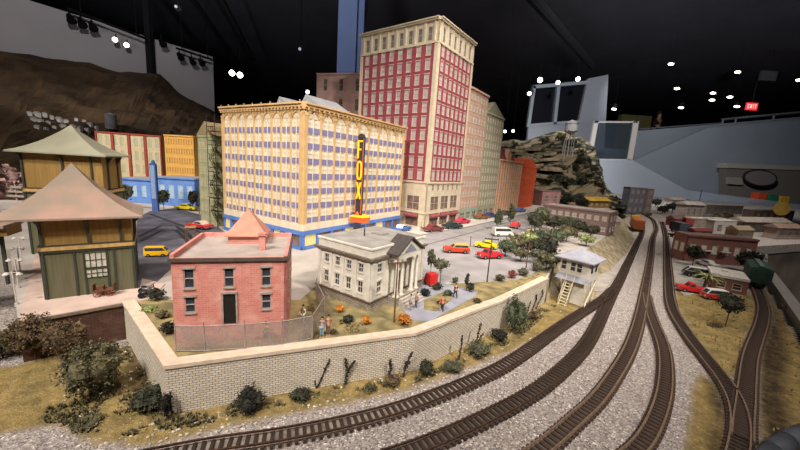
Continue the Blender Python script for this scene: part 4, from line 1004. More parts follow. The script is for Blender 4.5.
# ================================================================ VEHICLES
carcache = {}
def car(px, py, z, head, body, label, kind='sedan', top=None, L_=4.2, group=None, name=None, s=1.0):
    """head = heading in degrees in the world, x to the right of the view"""
    p = G(px, py, z) if px is not None else None
    W_ = 1.75; r = thing(name or {'sedan': 'car', 'wagon': 'station_wagon', 'van': 'van', 'truck': 'truck', 'pickup': 'pickup_truck'}[kind], label, {'truck': 'truck', 'van': 'van', 'pickup': 'truck'}.get(kind, 'car'), p, R(head), group)
    mbod = mat('paint_' + body, body, .35, body); mtop = mat('paint_' + (top or body), top or body, .35, top or body)
    h = L_ / 2
    prof = {'sedan': [(-h, .35), (h, .35), (h + .05, .6), (h, .85), (h * .45, .95), (-h * .55, .95), (-h, .85)],
            'wagon': [(-h, .35), (h, .35), (h + .05, .65), (h, .95), (h * .4, 1.02), (-h, 1.02)],
            'van': [(-h, .35), (h, .35), (h + .05, .7), (h * .93, 1.15), (-h, 1.15)],
            'pickup': [(-h, .35), (h, .35), (h + .05, .65), (h, .95), (h * .3, 1.0), (-h, .9)],
            'truck': [(-h, .4), (h, .4), (h + .05, .7), (h, 1.1), (-h, 1.1)]}[kind]
    def side(pr_, w, inset=0.0): return [(x, -w, z_) for x, z_ in pr_], (0, 2 * w, 0)
    a_, d_ = side(prof, W_ / 2); MB().extr(a_, d_).build('body', mbod, r)
    cab = {'sedan': [(-h * .6, .95), (h * .42, .95), (h * .15, 1.42), (-h * .35, 1.45)],
           'wagon': [(-h * .97, 1.02), (h * .4, 1.02), (h * .15, 1.55), (-h * .9, 1.58)],
           'van': [(-h, 1.15), (h * .93, 1.15), (h * .62, 1.95), (-h * .97, 1.98)],
           'pickup': [(-h * .05, 1.0), (h * .45, 1.0), (h * .25, 1.6), (-h * .02, 1.6)],
           'truck': [(h * .45, 1.1), (h * .98, 1.1), (h * .85, 2.1), (h * .45, 2.1)]}[kind]
    a_, d_ = side(cab, W_ / 2 - .14); MB().extr(a_, d_).build('cabin', mtop, r)
    cx = sum(q[0] for q in cab) / 4; z0_, z1_ = cab[0][1] + .08, max(q[1] for q in cab) - .12
    mid = [(cab[0][0] + .22, z0_), (cab[1][0] - .18, z0_), (cab[2][0] - .08, z1_), (cab[3][0] + .12, z1_)]
    for s_ in (-1, 1):
        y = s_ * (W_ / 2 - .14); MB().extr([(x, y, z_) for x, z_ in mid], (0, s_ * .025, 0)).build('side_window', M_GLASS, r)
    n_ = (cab[1][0] - cab[2][0]); MB().extr([(cab[1][0] - .02, -.6, cab[1][1] + .08), (cab[1][0] - .02, .6, cab[1][1] + .08), (cab[2][0] + .06, .55, z1_), (cab[2][0] + .06, -.55, z1_)], (.04, 0, 0.03)).build('windscreen', M_GLASS, r)
    if kind == 'truck': MB().box(-h, h * .38, -W_ / 2 - .1, W_ / 2 + .1, 1.0, 2.7).build('cargo_box', mtop, r)
    for x in (-h * .62, h * .62):
        for s_ in (-1, 1):
            wn_ = MB().cyl((x, s_ * (W_ / 2 - .2), .34), (x, s_ * (W_ / 2 + .03), .34), .34, n=14).build('wheel', M_TYRE, r)
            MB().cyl((x, s_ * (W_ / 2 + .03), .34), (x, s_ * (W_ / 2 + .06), .34), .16, n=10).build('hubcap', M_CHROME, wn_)
    for x, nm in ((h + .02, 'front_bumper'), (-h - .1, 'rear_bumper')): MB().box(x, x + .1, -W_ / 2, W_ / 2, .4, .55).build(nm, M_CHROME, r)
    for s_ in (-1, 1): MB().cyl((h - .02, s_ * .6, .72), (h + .08, s_ * .6, .72), .12, n=8).build('headlamp', mat('lamp_glass', 'e8e0c8', .3), r)
    r.scale = (s, s, s); return r
ZS = CZ + .01
car(456, 252.5, ZS, 185, 'b8402c', 'red and orange-yellow station wagon on the pale road left of the red pickup', 'wagon', 'd8a24a', 4.4)
car(489, 258, ZS, 200, 'c02c34', 'red pickup truck parked below the yellow car on the pale road', 'pickup', None, 4.2)
car(486, 248, ZS, 160, 'e8c81c', 'bright yellow car right behind the red pickup truck', 'sedan', None, 4.0)
car(502, 236, ZS, 15, 'd8d4c8', 'white van with a yellow lower edge parked beside the street bushes', 'van', 'e0dcd0', 4.8)
car(433, 231.5, ZS, 40, '7a3a38', 'maroon car at the kerb under the corner of the tall red tower', 'sedan', None, 4.4, s=1.15)
car(452, 228.5, ZS, 30, '2c3a3c', 'dark green black car at the kerb right of the maroon car', 'sedan', None, 4.4, s=1.15)
car(462, 223.5, ZS, 42, 'c0384c', 'pinkish red car by the green shopfront of the beige block', 'sedan', None, 4.4, s=1.1)
car(402, 231.5, ZS, 60, '3f66b4', 'blue car with a white roof beside the right end of the office block', 'sedan', 'd6d6d8', 4.6, s=1.1)
car(481, 219, ZS, 40, '8a5a3a', 'brown car parked in front of the olive grey block', 'sedan', None, 4.4, s=1.15)
car(490, 217.5, ZS, 40, '3c4468', 'dark blue car parked just beyond the brown one in the street', 'sedan', None, 4.4, s=1.15)
car(515, 227.5, ZS, 60, 'c83c3c', 'small red car behind the white van on the main street', 'sedan', None, 4.2, s=1.1)
car(535, 223, ZS, 50, 'd0d0c4', 'white car near the two round street trees at the far end', 'sedan', None, 4.4, s=1.1)
car(520, 212, ZS, 45, '5a74b0', 'blue car in front of the orange gabled building', 'sedan', None, 4.4, s=1.2)
car(505, 215, ZS, 45, '4a4a50', 'dark grey car in front of the tan ornate building', 'sedan', None, 4.4, s=1.15)
car(157, 256, ZS, 20, 'dba81c', 'yellow van on the dark side street behind the station', 'van', 'dba81c', 4.0, s=.68)
car(187, 210, ZS, 0, 'd8c42c', 'lemon yellow car in front of the blue shops', 'sedan', None, 4.6, s=1.1)
car(200, 228.5, ZS, 165, 'b83434', 'red open car beside the green warehouse on the side street', 'sedan', 'c8b0a0', 4.4, s=1.05)
car(430, 285, ZS, 120, 'c42828', 'bright red delivery van parked under the dark tree beside the white bank', 'truck', 'c42828', 2.6, s=.58)
car(697, 277, .13, 150, '2a2a2c', 'black car with a white roof in the paved yard right of the tracks', 'van', 'd8d4cc', 4.6, s=1.0)
car(692, 292, .13, 160, 'c03030', 'red truck parked at the edge of the mustard grass', 'pickup', 'c8302c', 4.4)
car(713, 299, .1, 170, 'b83028', 'white van with a red lower half beside the dark round tree', 'van', 'dcd8d0', 3.6, s=.85)
car(679, 238, .0, 100, '262c3c', 'dark blue car near the end of the straight dark track', 'sedan', None, 4.6, s=1.3)
car(706, 266, .1, 100, 'c8c4bc', 'pale grey car between the brick works and the white roofed shed', 'sedan', None, 4.2)
# motorcycle
mc = thing('motorcycle', 'black motorcycle with a sidecar parked on the pale pavement by the station', 'motorcycle', G(149, 294, CZ + .05), R(10))
for x in (-.62, .62):
    MB().cyl((x, -.06, .33), (x, .06, .33), .33, n=16).build('wheel', M_TYRE, mc)
MB().cyl((-.5, 0, .62), (.45, 0, .8), .14, .12, 8).ball((.1, 0, .8), .2, sz=.7).build('fuel_tank', M_CHROME, mc)
MB().box(-.6, -.1, -.14, .14, .74, .84).build('seat', M_DARK, mc); MB().cyl((.62, 0, .33), (.42, 0, 1.05), .04, n=6).cyl((.42, -.35, 1.05), (.42, .35, 1.05), .035, n=6).build('handlebar', M_DARK, mc)
MB().box(-.25, .25, -.12, .12, .25, .6).build('engine', M_CHROME, mc)
sc_ = MB().ball((0, -.75, .5), .45, sz=.6).build('sidecar', mat('sidecar_black', '2c2c30', .3), mc, smooth=True); MB().cyl((-.1, -1.12, .28), (-.1, -1.2, .28), .28, n=14).build('wheel', M_TYRE, sc_)
# baggage cart
bc = thing('baggage_cart', 'small wooden baggage cart with spoked wheels in front of the station door', 'cart', G(105, 295, CZ + .05), R(28))
MB().box(-.8, .8, -.4, .4, .55, .65).build('deck', M_WOOD, bc); 
for s_ in (-1, 1):
    MB().box(s_ * .8, s_ * .74, -.4, .4, .65, 1.2).build('end_rack', M_WOOD, bc)
    for x in (-.45, .45):
        mb = MB(); n = 16
        for k in range(n):
            a0, a1 = 2 * math.pi * k / n, 2 * math.pi * (k + 1) / n
            mb.cyl((x + .3 * math.cos(a0), s_ * .46, .3 + .3 * math.sin(a0)), (x + .3 * math.cos(a1), s_ * .46, .3 + .3 * math.sin(a1)), .035, n=5)
        for k in range(4): a0 = math.pi * k / 4; mb.cyl((x - .3 * math.cos(a0), s_ * .46, .3 - .3 * math.sin(a0)), (x + .3 * math.cos(a0), s_ * .46, .3 + .3 * math.sin(a0)), .02, n=5)
        mb.build('wheel', mat('red_brown_wheel', '7a3a28', .7), bc)
MB().box(-.5, .0, -.3, .3, .65, 1.0).build('trunk_load', mat('leather_trunk', '6a4434', .7), bc)

# ================================================================ PEOPLE
def skin_mesh(joints, edges, sub=1):
    me = bpy.data.meshes.new('tmp'); me.from_pydata([j[0] for j in joints], edges, []); o = bpy.data.objects.new('tmp', me); col.objects.link(o)
    m = o.modifiers.new('s', 'SKIN'); m.use_smooth_shade = True
    for i, j in enumerate(joints):
        v = me.skin_vertices[0].data[i]; v.radius = (j[1], j[1] * (j[2] if len(j) > 2 else 1)); v.use_root = (i == 0)
    s = o.modifiers.new('u', 'SUBSURF'); s.levels = sub
    bpy.context.view_layer.update(); dg = bpy.context.evaluated_depsgraph_get(); r = bpy.data.meshes.new_from_object(o.evaluated_get(dg))
    bpy.data.objects.remove(o); return r
def figure_meshes(pose):
    k = {'stand': (0, .0, .06), 'walk': (.22, -.2, .22), 'lean': (.05, -.05, .3)}[pose]
    lf, lb, ar = k
    J = [((0, 0, .95), .14, .75), ((0, 0, 1.15), .13, .7), ((0, 0, 1.38), .16, .65), ((0, 0, 1.52), .06), ((0, .02, 1.60), .085), ((0, .02, 1.72), .085)]
    E_ = [(0, 1), (1, 2), (2, 3), (3, 4), (4, 5)]
    legs = []; arms = []
    for s_, f in ((-1, lf), (1, lb)):
        b = len(J); J += [((s_ * .09, 0, .88), .095), ((s_ * .1, f * .55 + .03, .5), .065), ((s_ * .1, f, .09), .042), ((s_ * .11, f + .14, .04), .038)]
        E_ += [(0, b), (b, b + 1), (b + 1, b + 2), (b + 2, b + 3)]; legs.append(b)
        a = len(J); J += [((s_ * .2, 0, 1.42), .06), ((s_ * .26, -f * .4 - .02, 1.15), .045), ((s_ * .24, -f * .7 + ar, .95), .032), ((s_ * .235, -f * .75 + ar + .03, .87), .03)]
        E_ += [(2, a), (a, a + 1), (a + 1, a + 2), (a + 2, a + 3)]; arms.append(a)
    body = skin_mesh(J, E_)
    def sub(ids, grow, root):
        mp = {j: i for i, j in enumerate(ids)}
        return skin_mesh([(J[j][0], J[j][1] * grow + .012) + tuple(J[j][2:]) for j in ids], [(mp[a], mp[b]) for a, b in E_ if a in mp and b in mp])
    shirt = sub([1, 2] + [a + i for a in arms for i in (0, 1, 2)], 1.08, 1)
    trous = sub([0] + [b + i for b in legs for i in (0, 1, 2)], 1.08, 0)
    hair = MB().ball((0, -.01, 1.76), .105, n=10, k=7, sz=.85).mesh('hair', mat('dark_hair', '3a2c24', .9), True)
    return body, shirt, trous, hair
FM = {p: figure_meshes(p) for p in ('stand', 'walk', 'lean')}
M_SKIN = mat('skin', 'c99a7c', .6)
M_SHOE = mat('shoe_leather', '2a2420', .7)
def person(p, rz, pose, shirt, trous, label, s=1.0, hat=None, group=None):
    b, sh, tr, ha = FM[pose]; r = thing('person', label, 'person', p, R(rz), group)
    for nm, me, m in (('body', b, M_SKIN), ('shirt', sh, mat('cloth_' + shirt, shirt, .9)), ('trousers', tr, mat('cloth_' + trous, trous, .9)), ('hair', ha, None)):
        o = bpy.data.objects.new(nm, me); col.objects.link(o); o.parent = r
        if m:
            if not me.materials: me.materials.append(M_SKIN)
            o.material_slots[0].link = 'OBJECT'; o.material_slots[0].material = m
    if hat: MB().cyl((0, 0, 1.78), (0, 0, 1.8), .17, n=12).cyl((0, 0, 1.8), (0, 0, 1.92), .11, .1, 12).build('hat', mat('cloth_' + hat, hat, .9), r)
    r.scale = (s, s, s); return r
person(G(303, 324, ZS), 150, 'lean', 'dcd8d0', 'd0ccc4', 'person in white work clothes standing inside the mesh fence')
person(G(322, 337, ZS), 170, 'stand', '5c88b0', '88a8bc', 'person in light blue clothes beside the fence corner on the lawn')
person(G(328, 335, ZS), 200, 'stand', 'b8604c', '8c6c5c', 'person in a rust red shirt next to the blue dressed one')
person(G(442, 312, ZS), 160, 'walk', 'c85c34', '4c4440', 'person in an orange shirt walking on the blue grey path')
person(G(455, 298.5, ZS), 30, 'walk', '2c2c30', '3a3a40', 'person in dark clothes walking on the path under the small trees')
person(G(410, 311, ZS), 90, 'stand', 'b8a0a8', '9c8c94', 'person in a pale pink coat near the bank steps')
person(G(416, 308.5, ZS), 120, 'stand', '9898a8', '6c6c78', 'person in grey clothes beside the pink coated one')
person(G(232, 336, ZS), 190, 'lean', '3c4048', '34343c', 'person in dark clothes standing in front of the red building door', hat='23262c')
person(G(421, 231, ZS), 100, 'stand', 'c4b8a8', '6a6460', 'person in a pale jacket on the pavement at the tower corner', 1.1)
person(G(266, 343.5, ZS), 170, 'stand', 'd8b828', '6c5838', 'person in a yellow vest by the right window of the red building')
# man on the far balcony
bal = atY(659, 112, 690); fl_z = bal.z - 78
struct(MB().box(bal.x - 160, bal.x + 300, 660, 760, -50, fl_z).build('floor_balcony', M_GWALL))
person((bal.x + 2, 690, fl_z - .95), 200, 'lean', '26262c', '4a4648', 'person in a dark top leaning on the far balcony by the olive panel', 44.5)
ol = thing('olive_cabinet', 'olive brown cabinet standing on the far balcony behind the person', 'cabinet', (bal.x - 22, 715, fl_z))
MB().box(-34, 28, 0, 12, 0, 74).build('carcass', mat('olive_laminate', '78704a', .6), ol)
for x in (-33, -2): MB().box(x, x + 29, -1.5, 0, 4, 71).build('door', mat('olive_laminate', '78704a', .6), ol)
# ================================================================ FENCE round the red building
fp = [G(x, y, CZ) for x, y in [(177, 300), (176, 352), (205, 352), (245, 349.5), (282, 346), (312, 339.5), (324, 318), (316, 300)]]
fn = thing('mesh_fence', 'tall grey see-through mesh fence around the red brick building', 'fence', fp[1])
M_GALV = mat('galvanised_steel', 'b5aca4', .4, metal=.4)
def meshmat():
    m = bpy.data.materials.new('wire_mesh'); m.use_nodes = True; nt = m.node_tree; N = nt.nodes; L = nt.links; b = N['Principled BSDF']
    b.inputs['Base Color'].default_value = rgb('a89c94'); b.inputs['Metallic'].default_value = .2; b.inputs['Roughness'].default_value = .5
    tc = N.new('ShaderNodeTexCoord'); nz = N.new('ShaderNodeTexNoise'); nz.inputs['Scale'].default_value = 1.3; nz.inputs['Detail'].default_value = 8; L.new(tc.outputs['Object'], nz.inputs['Vector'])
    mr = N.new('ShaderNodeMapRange'); L.new(nz.outputs['Fac'], mr.inputs[0]); mr.inputs[1].default_value = .35; mr.inputs[2].default_value = .7; mr.inputs[3].default_value = .3; mr.inputs[4].default_value = .58
    L.new(mr.outputs[0], b.inputs['Alpha']); return m
M_MESH = meshmat(); FH = 2.05
for i in range(len(fp) - 1):
    if i == 0: continue
    a, b = fp[i], fp[i + 1]
    rel(MB().extr([a + Vector((0, 0, .1)), b + Vector((0, 0, .1)), b + Vector((0, 0, FH)), a + Vector((0, 0, FH))], (0, .02, 0)).build('mesh_panel', M_MESH), fn)
    rel(MB().cyl(a + Vector((0, 0, FH)), b + Vector((0, 0, FH)), .035, n=6).build('top_rail', M_GALV), fn)
    rel(MB().cyl(a + Vector((0, 0, .12)), b + Vector((0, 0, .12)), .03, n=6).build('bottom_rail', M_GALV), fn)
for p in fp[1:]: rel(MB().cyl(p - Vector((0, 0, .05)), p + Vector((0, 0, FH + .12)), .045, n=6).cyl(p + Vector((0, 0, FH + .12)), p + Vector((.12, -.3, FH + .5)), .03, n=5).build('post', M_GALV), fn)
# ================================================================ PLANTS
def leafmat(k, c, c2): return mat('foliage_' + k, c, .9, c2, 1.5, mix=.8, detail=6, rnd=.3)
LM = {'straw': leafmat('straw', '94835a', '766a48'), 'olive': leafmat('olive', '6a6448', '4a4734'), 'dark': leafmat('dark', '444636', '2d2e23'), 'green': leafmat('green', '5a6047', '3d4431'), 'brown': leafmat('brown', '6e5b42', '4a3c2b'),
      'orange': leafmat('orange', 'cf8a34', 'a8692a'), 'grey': leafmat('grey', '68684f', '49493a'), 'pale': leafmat('pale', '97a06a', '77804e'), 'black': leafmat('black', '33332a', '21211a'), 'red': leafmat('red', '9a5a4c', '6a3c34')}
M_BARK = mat('bark', '5c4636', .95, '42322a', 3)
def plant(name, cat, label, px, py, z, r, h, key, n=260, lf=.13, trunk=0.0, group=None, lobes=3):
    """r = radius, h = height of the crown, trunk = clear stem below it"""
    p = G(px, py, z); t = thing(name, label, cat, p, random.uniform(0, 6), group)
    mb = MB(); 
    for i in range(lobes):
        a = 6.28 * i / lobes + random.random(); d = r * .42 if lobes > 1 else 0
        zz = trunk + h * (.42 + .2 * random.random()) if lobes > 1 else trunk + h * .5
        mb.leaves((d * math.cos(a), d * math.sin(a), zz), (r * (.68 if lobes > 1 else 1), r * (.68 if lobes > 1 else 1), h * .42), n // lobes, lf)
    if lobes > 1: mb.leaves((0, 0, trunk + h * .62), (r * .55, r * .55, h * .36), n // 3, lf)
    mb.build('foliage', LM[key], t)
    mb = MB(); mb.cyl((0, 0, -.05), (r * .05, 0, trunk + h * .5), max(.03, r * .05), max(.02, r * .03), 7)
    for i in range(4):
        a = 1.57 * i + random.random(); mb.cyl((r * .02, 0, trunk * .75 + h * .15), (r * .5 * math.cos(a), r * .5 * math.sin(a), trunk + h * .5), max(.02, r * .025), .012, 5)
    mb.build('trunk' if trunk > 0 else 'stem', M_BARK, t); return t
# bottom left
plant('shrub', 'shrub', 'big brown olive shrub in front of the dark brown wall, leftmost of the big shrubs', 36, 360, .0, 1.8, 4.4, 'brown', 4200, .095, lobes=5)
plant('shrub', 'shrub', 'wide dusty shrub at the left picture edge beside the station lamps', 3, 358, .0, 1.5, 2.7, 'olive', 1600, .09, lobes=4)
plant('shrub', 'shrub', 'largest dark olive shrub, standing in front of the wall corner gap', 93, 396, .0, 2.0, 4.7, 'olive', 4800, .095, lobes=5)
plant('shrub', 'shrub', 'brownish shrub behind the largest shrub under the pavement edge', 68, 364, .0, 1.6, 4.2, 'brown', 2400, .09, lobes=4)
plant('shrub', 'shrub', 'low dark scrub bush at the foot of the left wall end', 148, 410, .0, 1.2, 1.7, 'dark', 900, .09, lobes=4)
plant('shrub', 'shrub', 'small flat green bush on the mustard grass at the bottom left', 88, 426, .0, .95, .6, 'olive', 320, .1, lobes=4)
plant('creeper', 'creeper', 'slim dark conifer-like creeper right at the wall corner', 168, 420, .0, .38, 2.4, 'black', 260, .11, lobes=1)
# along the wall foot
for px, py, r, h, k, n, lab in ((250, 408, .95, 1.75, 'black', 520, 'dark round bush at the wall foot below the mesh fence'),
        (300, 396, .75, .85, 'dark', 300, 'flat green bush beside the forked creeper on the wall'),
        (425, 373, .62, 1.7, 'dark', 420, 'dark upright bush at the bend of the cream wall'),
        (392, 381, .7, .8, 'brown', 260, 'low brown scrub between the creepers and the wall bend'),
        (370, 387, .6, .5, 'olive', 200, 'low olive scrub at the wall foot left of the bend'),
        (452, 367, .9, .9, 'grey', 320, 'grey green low bush right of the wall bend'),
        (478, 352, 1.1, 1.4, 'grey', 420, 'grey green bush in the middle of the right wall stretch'),
        (498, 337, .9, 1.3, 'black', 360, 'dark low bush left of the tall bright green bush'),
        (514, 329, 1.15, 4.2, 'green', 1100, 'tall bright green bush reaching over the capping of the wall'),
        (533, 316, .8, 1.2, 'brown', 260, 'brown scrub below the twiggy creepers near the wall end')):
    plant('bush', 'bush', lab, px, py + 4, 0, r * 1.15, h * 1.1, k, int(n * 1.8), .08 if r < 1 else .1, lobes=4)
def creeper(label, paths, key='black', r=.14):
    """stems climbing the wall face, given by points along the wall foot (pixel) and height"""
    b = paths[0][0]; p0 = G(b[0], b[1], 0); t = thing('creeper', label, 'creeper', p0)
    st_, lv = MB(), MB()
    for path in paths:
        pts = [G(x, y, 0) + Vector((0, 0, h)) - p0 for x, y, h in path]
        for i in range(len(pts) - 1):
            st_.cyl(pts[i], pts[i + 1], .05, n=5)
            for k in range(7): lv.leaves(pts[i].lerp(pts[i + 1], k / 7), (r, r, r), 9, .1)
    lv.build('foliage', LM[key], t); st_.build('stem', M_BARK, t)
creeper('forked dark creeper climbing the front wall below the bank', [[(317, 389, 0), (313, 388.5, 1.0), (307, 389, 2.0)], [(317, 389, 0), (322, 388, 1.1), (329, 387, 2.5)]])
creeper('thin dark creeper right of the forked one', [[(345, 386, 0), (347, 385.5, 1.4), (344, 385.5, 2.5)], [(347, 385.5, 1.2), (354, 384.5, 2.2)]])
creeper('short dark creeper, third from the wall corner', [[(388, 380, 0), (390, 379.5, 1.0), (389, 379.5, 1.9)]], r=.18)
creeper('ragged dark creeper just left of the wall bend', [[(403, 378, 0), (405, 377.5, 1.3), (411, 377, 2.4)], [(405, 377.5, .9), (408, 377, 1.5)]], r=.16)
creeper('slim upright creeper right of the wall bend', [[(458, 361, 0), (460, 360, 1.6), (460, 360, 2.6)]], 'dark')
creeper('tall slim creeper left of the dark low bush', [[(474, 352, 0), (476, 350.5, 1.6), (478, 349.5, 3.0)], [(476, 350.5, .8), (482, 347, 1.6)]])
creeper('twiggy dark creeper at the far wall end', [[(531, 313, 0), (535, 310, 1.5), (534, 310, 2.2)], [(536, 310, .3), (541, 307, 1.8), (540, 307, 2.6)], [(526, 317, 0), (529, 314, 1.8)]], r=.12)
# on the town lawn
for px, py, r, h, k, n, lab in ((157, 300, .8, 1.1, 'dark', 300, 'dark bush between the station pavement and the red building'),
        (163, 318, .55, .7, 'olive', 180, 'olive bush in the lawn left of the red building'),
        (168, 334, .55, 1.0, 'dark', 240, 'dark bush touching the left corner of the mesh fence'),
        (150, 311, .7, .35, 'pale', 140, 'pale flat patch of plants on the left lawn'),
        (340, 312, .42, .75, 'orange', 220, 'small orange autumn bush at the left side of the bank'),
        (348, 323, .5, .7, 'dark', 240, 'dark green bush between the two orange bushes by the bank'),
        (366, 325, .38, .8, 'orange', 180, 'pale orange bush below the bank corner'),
        (404, 325, .62, 1.0, 'orange', 380, 'brightest orange bush by the telegraph pole on the front lawn'),
        (334, 334, .3, .35, 'brown', 90, 'tiny brown bush by the two people at the fence corner'),
        (425, 296, .65, .9, 'black', 240, 'dark low bush at the foot of the red van'),
        (437, 290, .6, .8, 'dark', 220, 'dark bush behind the small lawn island'),
        (448, 296, .5, .7, 'green', 200, 'round green bush on the edge of the lawn island'),
        (440, 305, .4, .45, 'olive', 120, 'low olive bush on the lawn island'),
        (455, 283, .4, .8, 'green', 160, 'small green bush at the kerb of the forecourt'),
        (477, 303, .5, .5, 'olive', 160, 'low olive bush near the capping by the lawn path'),
        (470, 292, .5, 1.1, 'dark', 220, 'dark leafy bush beside the upright sapling'),
        (500, 281, .7, .9, 'olive', 240, 'olive bush at the right end of the front lawn'),
        (512, 278, .7, 1.1, 'red', 260, 'reddish bush in the hedge near the wall end'),
        (523, 276, .8, 1.2, 'grey', 280, 'grey bush in the hedge near the wall end'),
        (536, 271, .9, 1.5, 'olive', 320, 'tall olive bush beside the dark tree at the wall end')):
    plant('bush', 'bush', lab, px, py, CZ, r * 1.1, h * 1.1, k, int(n * 1.3), .1, lobes=4)
plant('tree', 'tree', 'sparse dark tree beside the bank portico above the red van', 430, 281, CZ, .7, 3.0, 'grey', 170, .13, trunk=1.6)
plant('tree', 'tree', 'leaning grey green tree with wide crown right of the red van', 440, 284, CZ, 1.1, 2.0, 'grey', 420, .13, trunk=1.4)
plant('sapling', 'tree', 'upright dark sapling by the lawn path', 466, 291, CZ, .3, 2.4, 'dark', 160, .11, trunk=.3, lobes=1)
plant('street_tree', 'tree', 'slim dark green street tree, the left one of the pair by the main street', 497, 231, CZ, 1.2, 5.6, 'green', 420, .26, trunk=.8, lobes=1)
plant('street_tree', 'tree', 'slim dark green street tree, the right one of the pair by the main street', 510, 227, CZ, 1.2, 6.2, 'green', 420, .26, trunk=.8, lobes=1)
plant('street_tree', 'tree', 'small dark tree beside the pylon sign at the blue shops', 164, 211, CZ, 1.5, 4.6, 'dark', 320, .3, trunk=1.0)
plant('street_tree', 'tree', 'small dark tree at the right end of the blue shops', 193, 211, CZ, 1.3, 4.4, 'dark', 320, .3, trunk=1.0)
plant('street_tree', 'tree', 'dark tree left of the long blue shop building', 127, 208, CZ, 1.6, 5.2, 'grey', 320, .3, trunk=1.0)
# park belt between the street and the signal tower
belt = [(505, 257, 'green', 1.5, 2.8), (516, 253, 'olive', 1.7, 3.2), (527, 250, 'pale', 1.7, 3.4), (537, 247, 'green', 1.9, 3.4), (534, 256, 'dark', 1.6, 2.8), (548, 252, 'dark', 1.8, 3.0), (546, 262, 'black', 1.5, 3.2), (557, 246, 'green', 2.0, 3.6), (566, 242, 'olive', 2.1, 3.4), (553, 232, 'dark', 2.3, 4.0), (565, 233, 'green', 2.4, 4.2), (577, 236, 'dark', 2.3, 4.0),
        (534, 233, 'dark', 2.2, 5.4), (541, 228, 'green', 2.4, 6.0), (590, 239, 'dark', 2.0, 3.0), (600, 236, 'olive', 2.0, 3.0), (607, 241, 'brown', 1.8, 2.2), (546, 270, 'olive', 1.3, 2.2), (538, 264, 'grey', 1.3, 2.0), (556, 268, 'olive', 1.2, 2.0), (520, 262, 'olive', 1.2, 1.6), (586, 246, 'pale', 1.6, 2.0)]
where = ['at the left tip of the park', 'behind the left tip of the park', 'pale one in the middle of the park', 'tall one beyond the pale park bush', 'dark one in front of the pale park bush', 'dark one left of the signal tower roof', 'black green one by the signal tower wall', 'green one behind the signal tower roof', 'olive one above the signal tower roof', 'dark one below the long factory left end', 'green one below the factory middle', 'dark one below the factory windows', 'left tall dark tree by the street bend', 'right tall green tree by the street bend', 'dark one at the factory right end', 'olive one past the factory right end', 'brown one on the bank past the factory', 'olive one left of the signal tower foot', 'grey one in the park edge near the pale road', 'small olive one hugging the signal tower', 'low olive one at the pale road edge', 'pale one on the bank right of the signal tower roof']
for (px, py, k, r, h), wh in zip(belt, where): plant('park_tree', 'tree', 'small ' + {'green': 'green', 'olive': 'olive', 'pale': 'pale green', 'dark': 'dark green', 'black': 'dark', 'grey': 'grey green', 'brown': 'brown'}[k] + ' tree, the ' + wh, px, py, CZ - (0 if px < 600 else 3.5), r * 1.15, h, k, 480, .2, trunk=.6, lobes=4)
# right hand island and yard
plant('tree', 'tree', 'dark round-crowned tree with bent trunk on the mustard grass island', 725, 327, 0, 1.5, 2.9, 'black', 900, .16, trunk=1.9, lobes=5)
plant('shrub', 'shrub', 'small flat brown bush left of the bent trunk tree', 715, 327, 0, .9, .5, 'brown', 240, .1, lobes=4)
plant('bush', 'bush', 'small brown bush beside the ledge right of the siding', 783, 308, 0, .7, .8, 'brown', 200, .12, lobes=4)
plant('tree', 'tree', 'dark tree in front of the left end of the brick works', 692, 266, 0, 1.9, 4.2, 'black', 500, .22, trunk=.8)
plant('tree', 'tree', 'dark tree at the right end of the brick works above the boxcar', 745, 272, 0, 2.6, 4.4, 'black', 600, .22, trunk=.8)
pt = thing('palm_tree', 'pale green bushy palm tree between the parked cars in the yard', 'tree', G(703, 290, .1))
MB().cyl((0, 0, 0), (.2, 0, 2.2), .22, .16, 8).build('trunk', M_BARK, pt)
for i in range(16):
    a = 6.28 * i / 16; mb = MB(); c_ = Vector((.2, 0, 2.2)); L_ = 2.1 + .5 * random.random(); up = random.uniform(.3, 1.6); pr = c_
    for k in range(1, 7):
        t = k / 6; q = c_ + Vector((math.cos(a) * L_ * t, math.sin(a) * L_ * t, up * math.sin(t * 2.4) - .6 * t * t))
        sd = Vector((-math.sin(a), math.cos(a), 0)) * .28 * (1 - t * .8); mb.add([pr - sd, pr + sd, q + sd * .8, q - sd * .8, (pr + q) / 2 + Vector((0, 0, .08))], [(0, 1, 4), (1, 2, 4), (2, 3, 4), (3, 0, 4)]); pr = q
    mb.build('frond', LM['pale'], pt)
# grass tufts and loose lumps: nobody could count them
def tufts(name, label, polys, zf, n, key, size, cat='grass', mar=.15):
    mb = MB(); k = 0
    while k < n:
        poly = random.choice(polys); xs = [p[0] for p in poly]; ys = [p[1] for p in poly]
        x, y = random.uniform(min(xs), max(xs)), random.uniform(max(5, min(ys)), min(60, max(ys)))
        if sdist(poly, x, y) < mar: continue
        if noise.noise(Vector((x * .5, y * .5, 3))) < -.05: k += .2; continue
        s_ = size * random.uniform(.5, 1.5)
        for _ in range(4):
            a = random.uniform(0, 6.28); d = Vector((math.cos(a), math.sin(a), 0)) * s_ * .5; sd = Vector((-d.y, d.x, 0)) * .5
            b = Vector((x, y, zf)); mb.add([b - sd, b + sd, b + d + Vector((0, 0, s_ * random.uniform(.5, 1.2)))], [(0, 1, 2)])
        k += 1
    o = mb.build(name, LM[key]); tag(o, label, cat, kind='stuff')
wallfoot = P2([(60, 355), (130, 350), (168, 414), (310, 391), (415, 377), (480, 350), (545, 305), (560, 305), (520, 340), (480, 362), (415, 385), (310, 402), (200, 428), (120, 440), (40, 425)])
tufts('grass_tufts', 'dry yellow brown grass tufts along the foot of the cream wall', [wallfoot], .05, 2600, 'olive', .24)
tufts('grass_tufts', 'straw coloured tufts on the grass island and right of the siding', [GRASS[1], GRASS[2]], .05, 900, 'straw', .18)
